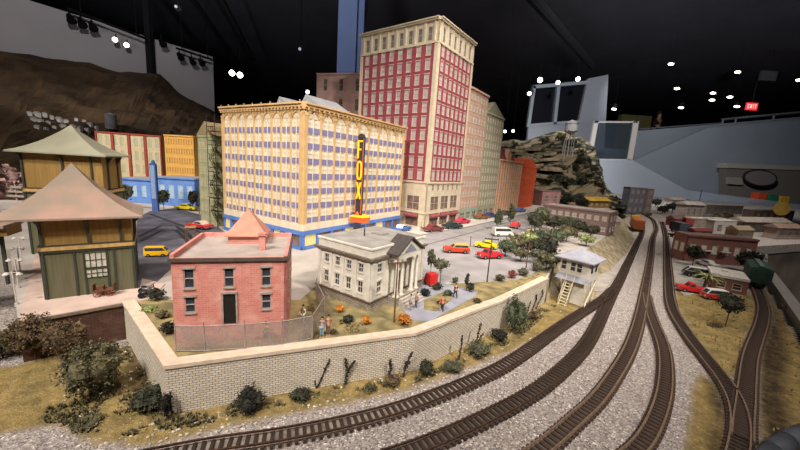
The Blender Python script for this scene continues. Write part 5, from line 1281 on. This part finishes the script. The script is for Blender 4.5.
LAWN = P2([(126, 304.5), (168, 362), (310, 345), (330, 343), (320, 300), (300, 305), (290, 345), (172, 352), (150, 299)], CZ)
LAWN2 = P2([(330, 342), (415, 330), (480, 306), (545, 276), (551, 266), (518, 279.5), (480, 296), (430, 324), (400, 324), (371, 322), (330, 310)], CZ)
tufts('grass_tufts', 'scrubby tufts on the town lawn around the brick building and the bank', [LAWN, LAWN2], CZ, 1100, 'straw', .18, mar=.8)
# loose stones beside the tracks
mb = MB()
for _ in range(2600):
    px, py = random.uniform(60, 700), random.uniform(300, 455); p = G(px, py, 0)
    if p.y > 45 or px > 610 + (455 - py) * .2: continue
    r = random.uniform(.05, .12) * (1.6 if random.random() < .06 else 1)
    vs = [p + Vector((random.uniform(-r, r) * .4 + a * r, random.uniform(-r, r) * .4 + b * r, .06 + c_ * r * .7)) for a, b, c_ in ((1, 0, 0), (0, 1, 0), (-1, 0, 0), (0, -1, 0), (0, 0, 1), (0, 0, -1))]
    mb.add(vs, [(0, 1, 4), (1, 2, 4), (2, 3, 4), (3, 0, 4), (1, 0, 5), (2, 1, 5), (3, 2, 5), (0, 3, 5)])
tag(mb.build('loose_stones', mat('pale_stone', 'c9bfb5', .9, '9a8f87', .8, rnd=.35)), 'loose pale ballast stones scattered between and beside the tracks', 'gravel', kind='stuff')

# ================================================================ POLES AND LAMPS
def pole(px, py, z, tx, ty, label, arms=1, m=None, r=.09):
    p = G(px, py, z); h = zat(p, tx, ty) - z; t = thing('telegraph_pole', label, 'pole', p, R(random.uniform(-25, 25)))
    MB().cyl((0, 0, 0), (0, 0, h), r, r * .7, 8).build('post', m or M_WOOD, t)
    for k in range(arms):
        a = MB().box(-.9, .9, -.05, .05, h - .35 - .5 * k, h - .22 - .5 * k).build('crossarm', m or M_WOOD, t)
        for x in (-.8, -.4, .4, .8): MB().cyl((x, 0, h - .22 - .5 * k), (x, 0, h - .06 - .5 * k), .045, n=6).build('insulator', mat('insulator_glass', '8a9a94', .3), a)
    return t
pole(394, 322, CZ, 397, 260, 'brown telegraph pole in front of the bank corner', 1)
pole(487, 282, CZ, 492, 237, 'dark telegraph pole behind the lawn right of the red pickup', 1, mat('dark_pole', '3c3430', .8))
pole(526, 268, CZ, 529, 226, 'slim brown pole in the park behind the wall end', 1)
pole(697, 212, 0, 697, 190, 'dark pole beside the rail cars at the far end', 1, mat('dark_pole', '3c3430', .8), .3)
pole(470, 247, CZ, 471, 236, 'short grey post at the kerb island beside the yellow car', 0, mat('dark_pole', '3c3430', .8), .08)
for px, py, lab in ((22, 262, 'farthest'), (21, 275, 'third from the camera'), (19, 289, 'second from the camera'), (17, 306, 'nearest')):
    t = thing('platform_lamp', 'white twin-headed platform lamp left of the station, %s of the row' % lab, 'lamp', G(px, py, 3.5), R(20), 'platform lamps')
    MB().cyl((0, 0, 0), (0, 0, .3), .14, n=10).cyl((0, 0, .3), (0, 0, 3.2), .055, n=8).build('post', M_WHITE, t)
    MB().cyl((-.45, 0, 3.1), (.45, 0, 3.1), .035, n=6).build('crossbar', M_WHITE, t)
    for x in (-.45, .45): MB().cyl((x, 0, 2.95), (x, 0, 3.15), .24, .06, 12).ball((x, 0, 2.92), .11).build('lamp_shade', M_WHITE, t)
for px, py, tx, ty, lab in ((200, 222, 199, 196, 'grey street lamp on the side street by the green warehouse'), (137, 238, 136, 210, 'grey street lamp at the left edge of the side street')):
    p = G(px, py, CZ); h = zat(p, tx, ty) - CZ; t = thing('street_lamp', lab, 'lamp', p)
    MB().cyl((0, 0, 0), (0, 0, h), .08, .05, 8).build('post', M_CHROME, t); MB().cyl((0, 0, h), (.9, 0, h + .2), .05, n=6).build('arm', M_CHROME, t)
    MB().ball((1.0, 0, h + .12), .2, sz=.6).build('lamp_head', mat('lamp_glow', 'ffffff', .4, emit='fff0d0', es=3), t)
# timber stand on the side street
ts = thing('timber_trestle', 'small brown timber trestle standing behind the roof of the red building', 'trestle', G(191, 240, CZ), R(30))
for x in (-.7, .7):
    for y in (-.5, .5): MB().cyl((x, y, 0), (x * .8, y * .8, 2.2), .09, n=6).build('leg', M_WOOD, ts)
MB().box(-.8, .8, -.6, .6, 2.15, 2.3).build('top_board', mat('pale_board', 'a87f52', .8), ts)
# fence and pink rocks at the far left
lf = thing('white_rail_fence', 'white three-rail fence at the left picture edge in front of the pink rocks', 'fence', G(12, 200, CZ))
p0 = lf.location
for k in range(3): MB().box(-14, 7, -.12, .12, .8 + 1.1 * k, 1.3 + 1.1 * k).build('rail', mat('pale_fence_paint', 'a89c90', .8), lf)
for x in (-14, -9, -4, 1, 6): MB().box(x - .2, x + .2, .12, .5, 0, 3.8).build('post', mat('pale_fence_paint', 'a89c90', .8), lf)
rock = MB(); random.seed(3)
for j in range(15):
    for i in range(22):
        a, t = 6.283 * i / 22, math.pi * j / 14; d = Vector((math.sin(t) * math.cos(a), math.sin(t) * math.sin(a), math.cos(t))); d *= 1 + .5 * noise.noise(d * 2.1) + .3 * noise.noise(d * 5); rock.v.append(tuple(d))
rock.f = [(j*22+i, (j+1)*22+i, (j+1)*22+(i+1) % 22, j*22+(i+1) % 22) for j in range(14) for i in range(22)]; rock.m = [0] * 308
rm = rock.mesh('pink_rock', mat('pink_rock', 'a88880', .9, '4c3a36', .9, detail=8, bump=.5), False)
labs = ['reddest rock, top of the pink rock pile', 'pink rock at the right end of the pile', 'large pink rock in the middle of the pile', 'pink rock low behind the white rail fence', 'pale pink rock at the left picture edge', 'small pink rock at the right foot of the pile']
for (px, py, zz, s_), lab in zip([(5, 195, 9.4, 2.8), (22, 196, 6.6, 3.0), (12, 196, 7.0, 3.4), (14, 199, 5.6, 2.2), (2, 199, 5.8, 2.8), (25, 199, 4.8, 2.0)], labs):
    o = bpy.data.objects.new('rock', rm); col.objects.link(o); p = G(px, py, CZ); o.location = (p.x, p.y, zz); o.scale = (s_ * 1.25, s_, s_ * .8); o.rotation_euler = (random.random(), random.random(), random.random() * 6)
    tag(o, lab, 'rock', 'pink rocks behind the fence')
# ================================================================ FAR TOWN
def house(name, label, px0, px1, pyb, pyt, z, mw, mr, a=0, D=6, gable=True, rows=1, colsn=3, cat='building', group=None, rise=.35):
    p0, p1 = G(px0, pyb, z), G(px1, pyb, z); W = (p1 - p0).length; pr = p1
    aa = math.degrees(math.atan2(p1.y - p0.y, p1.x - p0.x)); h = zat(p1, px1, pyt) - z
    B = Bld(name, label, cat, (pr.x, pr.y), -aa + a, W, D, z, z + h, group); B.core(mw); sk = MB(); rh = h / rows
    B.skin(sk, 'F', evenly(W, colsn, W / colsn * .45, .2), [(rh * i + rh * .3, rh * i + rh * .75) for i in range(rows)], 0, h); B.build(sk, 'front_wall', mw)
    B.windows(M_WT, M_PG, sill=False, mull=0)
    if gable:
        o_ = W * .04; q = [(-W - o_, -o_, h), (o_, -o_, h), (o_, D + o_, h), (-W - o_, D + o_, h), (-W - o_, D / 2, h + D * rise), (o_, D / 2, h + D * rise)]
        B.build(MB().add(q, [(0, 1, 5, 4), (2, 3, 4, 5), (0, 4, 3), (1, 2, 5), (3, 2, 1, 0)]), 'roof', mr)
    else: B.build(MB().box(-W - .1, .1, -.1, D, h, h + .25), 'roof', mr)
    return B
def M(c, c2=None, sc_=.4): return mat('paint_wall_' + c, c, .85, c2, sc_, detail=6)
G_ = 'dark_factory'
c1, c0 = G(607, 236, CZ), G(541, 225, CZ)
B = simple_block('factory', 'long mauve brown brick factory beyond the park, left of the tracks', 'building', (c1.x, c1.y), math.degrees(math.atan2(-(c1.y - c0.y), c1.x - c0.x)), (c1 - c0).length, 7, zat(c1, 607, 212), brick('mauve_brick', '8c726e', '7c6460', 'a08c84', .6, .25, .02, .3), M_WP, 2, 9, 2, 'FR', ww=1.5, wf=.42, cor=.2, roofm=mat('pale_roof_felt', 'a89c92', .9), lim=60)
house('pink_house', 'small pink house with flat roof at the foot of the rocky hill', 541, 559, 206, 192, CZ, M('b98a88'), M('8e6a68'), D=5.9, gable=False, colsn=2)
house('yellow_shed', 'yellow roofed shed beyond the factory under the rocky hill', 588, 609, 208, 201, CZ, M('8a6a34'), M('c09a3c'), D=5.0, colsn=4)
house('grey_warehouse', 'tall dark grey brick warehouse where the tracks end', 626, 642, 214, 188, 0, M('6c6c74'), M('8d8884'), D=4.0, gable=False, rows=3, colsn=3)
house('grey_warehouse', 'brownish side block joined to the right of the tall grey warehouse', 643.5, 650, 213.5, 189, 0, M('85766f'), M('8d8884'), D=4.0, gable=False, rows=3, colsn=1)
house('white_house', 'white and pink trackside house right of the factory', 606, 619, 234, 222, CZ - 3.6, M('c8b8b0'), M('9a8a84'), D=3.4, colsn=3)
house('red_shed', 'small red shed with dark roof right of the tracks', 674, 686, 226, 219, 0, M('a8484c'), M('6c5450'), D=3.8, colsn=2)
house('pale_shed', 'pale beige shed at the far right of the track fan', 684, 702, 219, 205, 0, M('b4a69c'), M('c8beb4'), D=5.0, colsn=3)
house('long_hall', 'long beige hall with dark doors behind the brick works', 692, 727, 227, 219, 0, M('a09084'), M('c4b8ae'), D=4.2, gable=False, colsn=5)
house('white_block', 'plain white block rising behind the brick works', 712, 734, 236, 221, 0, M('d0c8c0'), M('c8c0b8'), D=2.9, gable=False, colsn=2)
house('dark_red_shed', 'dark red shed just left of the plain white block', 694, 711, 238, 231, 0, M('7a3438'), M('6a2c30'), D=2.5, colsn=2)
house('grey_hall', 'grey hall with long roof at the right behind the brick works', 742, 786, 232, 222, 0, M('8c8078'), M('a89c90'), D=5.0, colsn=5)
house('tan_house', 'tan pitched house right of the plain white block', 736, 752, 240, 230, 0, M('9c8468'), M('8c7c64'), D=3.8, colsn=2)
house('store_row', 'row of pale stores below the glass barrier at the far right', 705, 742, 214, 206, 0, M('b0a498'), M('8c8078'), D=5.0, gable=False, colsn=6)
house('brown_store', 'brown store with pale roof under the yellow roundel', 752, 792, 222, 211, 0, M('7c6058'), M('b4a8a0'), D=5.0, gable=False, colsn=6)
house('pale_house', 'pale house with hipped roof near the far right picture edge', 776, 800, 239, 228, 0, M('a89484'), M('8a7466'), D=4.2, colsn=3)
for px, py, r_, k, lab in ((662, 214, 4, 'black', 'by the far track bend'), (672, 212, 5, 'dark', 'left of the white cottages'), (655, 207, 5, 'black', 'right of the grey warehouse'), (612, 208, 6, 'black', 'left of the grey warehouse'), (716, 222, 3.4, 'olive', 'at the stores'), (727, 220, 3.2, 'brown', 'at the long hall'), (740, 228, 2.6, 'brown', 'by the tan house'), (768, 236, 2.4, 'dark', 'by the grey hall'), (680, 206, 5, 'olive', 'behind the cottages'), (604, 214, 4.5, 'dark', 'beside the yellow shed'), (580, 209, 4.6, 'black', 'behind the factory roof'), (566, 206, 4.6, 'dark', 'beside the pink house'), (620, 221, 2.6, 'black', 'by the trackside house'), (648, 217, 2.0, 'brown', 'between the far tracks')):
    plant('far_tree', 'tree', 'bushy dark tree clump %s in the distance' % lab, px, py, 0 if px > 600 else CZ, r_ * .8, r_ * 1.2, k, 260, r_ * .13, trunk=r_ * .15, lobes=4)
house('white_cottage', 'white cottage with dark gable beside the far pole', 671, 683, 209, 200, 0, M('d0c8bc'), M('8c7c70'), D=5.0, colsn=2)
# yellow diesel engine by the factory
en_ = thing('locomotive', 'orange and yellow locomotive at the far end beside the second track', 'locomotive', G(635, 229, 0), R(62))
MB().box(-9, 2, -1.5, 1.5, 1, 4.2).build('body', mat('loco_orange', 'b0603a', .5), en_); MB().box(2, 5, -1.5, 1.5, 1, 4.9).build('cab', mat('loco_yellow', 'd8a830', .5), en_)
MB().box(-9.3, 5.3, -1.2, 1.2, .5, 1).build('underframe', M_DARK, en_)
for x in (-7, -4.5, 1, 3.5):
    for s_ in (-1, 1): MB().cyl((x, s_ * .6, .5), (x, s_ * .8, .5), .5, n=12).build('wheel', M_DARK, en_)
# standing freight wagons at the far tracks
for px, py, c_, lab in ((678, 232, '4a4e58', 'dark grey wagon right of the straight dark track end'), (684, 226, '8e3c3c', 'dull red wagon beside the red shed')):
    t = thing('freight_wagon', lab, 'railway wagon', G(px, py, 0), R(75)); MB().box(-4, 4, -1.5, 1.5, 1, 3.8).build('body', M(c_), t); MB().box(-4.2, 4.2, -1.2, 1.2, .5, 1).build('underframe', M_DARK, t)
    for x in (-3, 3):
        for s_ in (-1, 1): MB().cyl((x, s_ * .7, .5), (x, s_ * .9, .5), .5, n=12).build('wheel', M_DARK, t)
# water tower on the rocky hill
wp = atY(565, 170, 215); top_ = atY(567, 121, 215)
wt = thing('water_tower', 'white round water tower on thin legs in front of the rocky hill', 'water tower', (wp.x, 215, CZ))
H = top_.z - CZ
MB().cyl((0, 0, H - 6), (0, 0, H - 1.5), 3.6, n=20).cyl((0, 0, H - 7.6), (0, 0, H - 6), 1.5, 3.6, 20).build('tank', mat('tank_white', 'e0e0e4', .5), wt, smooth=False)
MB().cyl((0, 0, H - 1.5), (0, 0, H + 1.0), 3.9, .3, 20).build('tank_roof', mat('tank_white', 'e0e0e4', .5), wt)
for i in range(4):
    a = .6 + i * 1.5708; MB().cyl((4.4 * math.cos(a), 4.4 * math.sin(a), 0), (2.8 * math.cos(a), 2.8 * math.sin(a), H - 6), .28, n=6).build('leg', mat('tank_leg', 'a8a4a4', .5), wt)
MB().cyl((0, 0, 0), (0, 0, H - 7), .35, n=8).build('riser_pipe', mat('tank_leg', 'a8a4a4', .5), wt)
# hillside cottages on the left, clustered like a little village
M_HW = mat('cottage_white', 'f6f2ec', .8); M_HR = mat('cottage_roof', 'b8b2ac', .9); random.seed(11)
proto = None; spots = [(29, 112), (37, 113), (44, 113), (51, 115.5), (34, 118), (41, 119.5), (48, 121), (59, 118), (66, 120), (38, 126), (46, 127.5), (54, 126), (76, 118), (84, 119.5), (73, 125), (90, 123), (96, 126.5), (80, 127), (63, 125), (87, 129)]
for i, (px, py) in enumerate(spots):
    p = onhill(BV1, px, py + 2)
    if proto is None:
        proto = thing('hillside_cottage', '', 'building', p, R(-20), 'cottages on the brown hillside')
        MB().box(-3.6, 3.6, -2.6, 2.6, -4, 3.0).build('walls', M_HW, proto)
        MB().add([(-4, -3, 3), (4, -3, 3), (4, 3, 3), (-4, 3, 3), (-4, 0, 5), (4, 0, 5)], [(0, 1, 5, 4), (2, 3, 4, 5), (0, 4, 3), (1, 2, 5), (3, 2, 1, 0)]).build('roof', M_HR, proto)
        for x in (-2, 0, 2): MB().box(x - .5, x + .5, -2.68, -2.6, .8, 2.2).build('window', M_GLASS, proto)
        o = proto
    else: o = dup(proto, p, R(random.uniform(-40, 10)))
    o['label'] = 'tiny white cottage on the brown hillside, in the %s row of the village' % ('top' if py < 116 else 'middle' if py < 122 else 'bottom'); s_ = random.uniform(.24, .36) * (p.length / 260); o.scale = (s_, s_, s_)
p = onhill(BV1, 111, 124); tk = thing('storage_tank', 'small grey round tank standing alone on the brown hillside', 'tank', p)
MB().cyl((0, 0, -3), (0, 0, 5.4), 2.9, n=16).build('shell', M('8d8c90'), tk); MB().cyl((0, 0, 5.4), (0, 0, 6.4), 3, .3, 16).build('tank_roof', M('9c9ca0'), tk)

# ================================================================ MUSEUM FITTINGS
# glass barrier on the far table edge
gb = thing('glass_barrier', 'clear glass barrier panels standing along the far right edge of the layout', 'barrier', atY(690, 216, 400))
for i in range(7):
    xa = 691 + i * 19; xb = xa + 18.6
    rel(MB().extr([atY(xa, 190.5 + (xa - 690) * .125, 400), atY(xb, 190.5 + (xb - 690) * .125, 400), atY(xb, 217 + (xb - 690) * .1, 400), atY(xa, 217 + (xa - 690) * .1, 400)], (0, 1, 0)).build('glass_panel', mat('barrier_glass', 'a9b4c4', .15, alpha=.5)), gb)
# exhibition counter with oval sign and coloured stools
ct = thing('museum_counter', 'long grey museum counter with pale top beyond the glass barrier at the right', 'counter', atY(780, 205, 462) - Vector((0, 30, 0)))
def cpl(pxs, th, nm, m, Y=445): return rel(MB().extr([atY(x, y, Y) for x, y in pxs], (0, th, 0)).build(nm, m), ct)
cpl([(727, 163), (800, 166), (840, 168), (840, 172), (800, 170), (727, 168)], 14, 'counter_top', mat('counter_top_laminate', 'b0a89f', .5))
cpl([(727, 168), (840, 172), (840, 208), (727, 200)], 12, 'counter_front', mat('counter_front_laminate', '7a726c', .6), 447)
cpl([(728, 177), (743, 178), (743, 185), (728, 184)], 3, 'pale_plate', mat('pale_plate', '9c9690', .5), 443)
osn = thing('oval_sign', 'dark framed grey oval sign on the front of the museum counter', 'sign', atY(761, 178, 441))
def ell(cx, cy, rx, ry, Y, n=28): return [atY(cx + rx * math.cos(6.2832 * k / n), cy + ry * math.sin(6.2832 * k / n) * (1 if True else 1) + rx * math.cos(6.2832 * k / n) * .06, Y) for k in range(n)]
rel(MB().extr(ell(761, 178, 16.5, 8.5, 438), (0, 3, 0)).build('frame', mat('oval_frame', '28262a', .5)), osn); rel(MB().extr(ell(761, 178, 15, 7.2, 437), (0, 1, 0)).build('oval_plate', mat('oval_plate', '7c7672', .6)), osn)
for px, c_, lab in ((757, 'd0502c', 'orange'), (768, '2c7058', 'green'), (779, 'd0a028', 'yellow')):
    p = atY(px, 203 + (px - 757) * .12, 421); t = thing('stool', '%s box stool in front of the museum counter' % lab, 'stool', (p.x, p.y, -50)); hh = atY(px, 192.5 + (px - 757) * .15, 425).z + 50
    MB().box(-5, 5, -5, 5, hh - 12, hh).build('seat', M(c_), t)
    for x in (-4, 4):
        for y in (-4, 4): MB().box(x - .8, x + .8, y - .8, y + .8, 0, hh - 12).build('leg', M_DARK, t)
yr = G(777, 236, 0); yo = thing('round_sign', 'faded yellow round sign on a post among the stores at the far right', 'sign', G(777, 226, 0), R(-20))
MB().cyl((0, .3, 0), (0, .3, 12), .3, n=8).build('post', M_DARK, yo); MB().cyl((0, 0, 9.0), (0, -.4, 9.0), 3.4, n=28).build('disc', M('c09c48'), yo)
# red exit sign and vent on the ceiling
ep = atY(751.5, 106.5, 520); es = thing('exit_sign', 'glowing red exit sign hanging from the dark ceiling at the right', 'sign', ep)
MB().box(-8, 8, -1, 1, -5, 5).build('housing', mat('exit_red', 'b01c1c', .5, emit='e02828', es=1.6), es); MB().cyl((0, 0, 5), (0, 0, 200 - ep.z), .6, n=6).build('hanger', M_DARK, es)
mb = MB(); M_EX = mat('exit_letters', 'f0d0d0', .5, emit='ffc8c8', es=1.2)
def st(mbx, x0, segs):
    for a, b, c_, d in segs: mbx.cyl((x0 + a * 2.4, -1.2, -2.6 + b * 5.2), (x0 + c_ * 2.4, -1.2, -2.6 + d * 5.2), .4, n=5)
for x0, segs in ((-6.6, [(0, 0, 0, 1), (0, 1, 1, 1), (0, .5, .8, .5), (0, 0, 1, 0)]), (-3, [(0, 0, 1, 1), (0, 1, 1, 0)]), (.5, [(.5, 0, .5, 1)]), (3.6, [(.5, 0, .5, 1), (0, 1, 1, 1)])):
    mb = MB(); st(mb, x0, segs); mb.build('letter', M_EX, es)
vp = atY(768, 76, 480); ve = thing('ceiling_vent', 'square grey panel hanging under the dark ceiling at the upper right', 'ceiling panel', vp)
MB().box(-10, 10, -2, 2, -6, 6).build('panel', M('5a5a5c'), ve); MB().cyl((0, 0, 6), (0, 0, 200 - vp.z), .6, n=6).build('hanger', M_DARK, ve)
# ceiling lamps that face the camera as bright ovals
M_LAMP = mat('lamp_disc', 'ffffff', .4, emit='fff4e6', es=9); M_LAMPD = mat('lamp_disc_dim', 'c0c0c8', .4, emit='c8d0e8', es=.5); M_CAN = mat('lamp_can', '0e0e11', .7)
lamps = [(671, 64, 'highest bright lamp above the balcony wall'), (677, 88.5, 'second bright lamp down from the highest one'), (681, 107.6, 'lamp right above the balcony person'), (614, 109, 'lone lamp above the pale glass gate frame'), (737.6, 72, 'bright lamp left of the grey hanging panel'), (713, 93, 'upper lamp of the close pair left of the exit sign'), (712, 100, 'lower lamp of the close pair left of the exit sign'), (730, 97, 'dim lamp between the close pair and the exit sign'), (737, 106.5, 'brightest oval lamp beside the exit sign'), (799, 80, 'lamp cut by the right picture edge')]
for px, py, lab in lamps:
    p = G(px, py, 165) if py < 95 else atY(px, py, 560); d_ = thing('ceiling_lamp', 'ceiling lamp, ' + lab, 'ceiling lamp', p)
    s_ = p.y / 333 * 2.1; dirv = Vector((-.22, -.12, -.97)).normalized()
    MB().cyl(-dirv * s_ * 2.2, Vector((0, 0, 0)), s_ * .8, s_ * 1.1, 14).build('can', M_CAN, d_); MB().cyl(Vector((0, 0, 0)), dirv * .3, s_, n=16).build('lens', M_LAMP, d_)
    MB().cyl(-dirv * s_ * 2, Vector((-dirv.x * s_ * 2, -dirv.y * s_ * 2, 200 - p.z)), s_ * .04, n=6).build('hanger', M_CAN, d_)
def spotlamp(px, py, p, lit, lab, r=3.4, facing=None, group=None):
    t = thing('track_spotlight', lab, 'spotlight', p, 0, group); d = (facing or (Vector((0, 40, 20)) - p)).normalized()
    MB().cyl(-d * r * 2.4, d * .0, r * .55, r * 1.1, 14).build('lamp_head', M_CAN, t); MB().cyl(d * .02, d * .2, r * (.95 if lit else .9), n=16).build('lens', M_LAMP if lit else M_CAN, t)
    MB().cyl(-d * r * 1.6, -d * r * 1.6 + Vector((0, 0, r * 2.2)), r * .22, n=6).build('bracket', M_CAN, t); return t
for (a_, b_), lab in ((((67, 8), (147, 39)), 'black lighting track in front of the white wall, left of the black column'), (((176, 48), (213, 60)), 'short black lighting track at the right end of the white wall')):
    pa, pb = onwall(*a_, 16), onwall(*b_, 16); t = thing('lighting_track', lab, 'lighting track', pa)
    rel(MB().cyl(pa, pb, 1.2, n=6).build('rail', M_CAN), t)
    for f_ in (.15, .85): q = pa.lerp(pb, f_); rel(MB().cyl(q, Vector((q.x, q.y, 200)), .5, n=6).build('hanger', M_CAN), t)
for px, py, lit, lab in ((72, 21, 0, 'unlit track spotlight, leftmost on the long lighting track'), (83, 25.5, 0, 'unlit track spotlight, second on the long lighting track'), (94, 29, 0, 'unlit track spotlight, third on the long lighting track'), (115, 39.6, 1, 'lit track spotlight on the white wall, the left of the bright pair'), (126.5, 45, 1, 'lit track spotlight on the white wall, the right of the bright pair'), (163.5, 45, 0, 'dark spotlight alone just right of the black column'), (181.5, 58.5, 0, 'unlit spotlight, leftmost on the short lighting track'), (193.5, 63, 0, 'unlit spotlight, middle on the short lighting track'), (202.5, 64, 0, 'unlit spotlight, rightmost on the short lighting track')):
    spotlamp(px, py, onwall(px, py, 16), lit, lab, 2.3 if lit else 3.4, Vector((.5, -1, -.35)) if lit else Vector((.6, -.3, -.7)))
for px, py, r, Y, lab in ((232, 73, 3.4, 420, 'left of the very bright pair of lamps above the office block'), (240, 75, 3.4, 420, 'right of the very bright pair of lamps above the office block'), (307.6, 92, 2.4, 460, 'single bright lamp above the skylights by the brown block'),
        (540, 80, 3.4, 470, 'bright lamp on the upper left corner of the grey booth'), (558, 82.5, 2.6, 470, 'bright lamp over the middle of the grey booth'), (578, 79, 2.8, 470, 'bright lamp at the right of the grey booth windows'), (529.3, 93.5, 2.6, 480, 'bright lamp left of the grey booth'), (505, 131.5, 1.9, 480, 'far small lamp, left of the pair beyond the olive grey block'), (513, 131, 1.9, 480, 'far small lamp, right of the pair beyond the olive grey block')):
    p = atY(px, py, Y); o = spotlamp(px, py, p, 1, lab, r, Vector((0, 0, 20)) - p)
    MB().cyl((0, 0, r * 1.5), (0, 0, 200 - p.z), r * .04, n=6).build('hanger', M_CAN, o)
for px, py, lab in ((178, 8, 'dim lamp close to the ceiling at the upper left'), (300.7, 50, 'faint lamp high above the office block')):
    p = atY(px, py, 300); o = spotlamp(px, py, p, 0, lab, 2.2, Vector((0, 0, 20)) - p); MB().ball((0, -2.6, 0), 1.2).build('bulb', M_LAMPD, o); MB().cyl((0, 0, 2), (0, 0, 200 - p.z), .4, n=6).build('hanger', M_CAN, o)
# palm on the slope of the rocky hill
tp_ = atY(598, 190, 235); pl = thing('dark_palm', 'dark spiky palm standing on the right slope of the rocky hill', 'tree', (tp_.x, 235, tp_.z - 4))
MB().cyl((0, 0, -4), (0, 0, 6), .7, .5, 7).build('trunk', M_BARK, pl)
for i in range(12):
    a = 6.28 * i / 12; mb = MB(); mb.add([(0, 0, 6), (2.2 * math.cos(a - .2), 2.2 * math.sin(a - .2), 8.2), (4.6 * math.cos(a), 4.6 * math.sin(a), 6 + 1.2 * math.sin(i * 2)), (2.2 * math.cos(a + .2), 2.2 * math.sin(a + .2), 8.0)], [(0, 1, 2, 3)]); mb.build('frond', LM['black'], pl)

# rocks and scrub on the rocky hill
random.seed(21); M_LEDGE = mat('pale_ledge_rock', '9a8a72', .95, '6a5e4c', .3, detail=8, bump=.6)
for i, (px, py, s_) in enumerate([(509, 146, 5), (515, 152, 7), (523, 148, 6), (530, 156, 8), (520, 161, 7), (536, 150, 6), (541, 162, 8), (528, 168, 9), (514, 168, 7), (548, 170, 7), (538, 176, 8), (552, 155, 5)]):
    h = onhill(BV2, px, py)
    if h is None: continue
    mb = MB(); n = 9; poly = [(s_ * 1.5 * math.cos(6.283 * k / n) * random.uniform(.6, 1.1), s_ * .7 * math.sin(6.283 * k / n) * random.uniform(.6, 1.1)) for k in range(n)]
    mb.prism(poly, -.6, .5); mb.prism([(x * .75 + .6, y * .7) for x, y in poly], .5, 1.6); o = mb.build('rock_ledge', M_LEDGE); o.location = h; o.rotation_euler = (random.uniform(-.15, .15), random.uniform(-.2, .2), random.uniform(-.4, .4))
    tag(o, 'pale flat rock ledge sticking out of the left side of the rocky hill', 'rock', 'rock ledges on the rocky hill')
for i, (px, py) in enumerate([(560, 140), (572, 146), (580, 155), (576, 162), (585, 168), (574, 170), (590, 178), (560, 172), (598, 186), (582, 184), (545, 143), (548, 182), (532, 184), (566, 186), (520, 178)]):
    h = onhill(BV2, px, py)
    if h is None: continue
    t = thing('hillside_bush', 'dark scrub bush growing on the rocky hill', 'bush', h, 0, 'scrub bushes on the rocky hill'); r_ = random.uniform(3.2, 5)
    MB().leaves((0, 0, r_ * .5), (r_, r_, r_ * .8), 110, .8).build('foliage', LM['dark' if i % 2 else 'olive'], t); MB().cyl((0, 0, -1), (0, 0, r_ * .5), .3, n=6).build('stem', M_BARK, t)
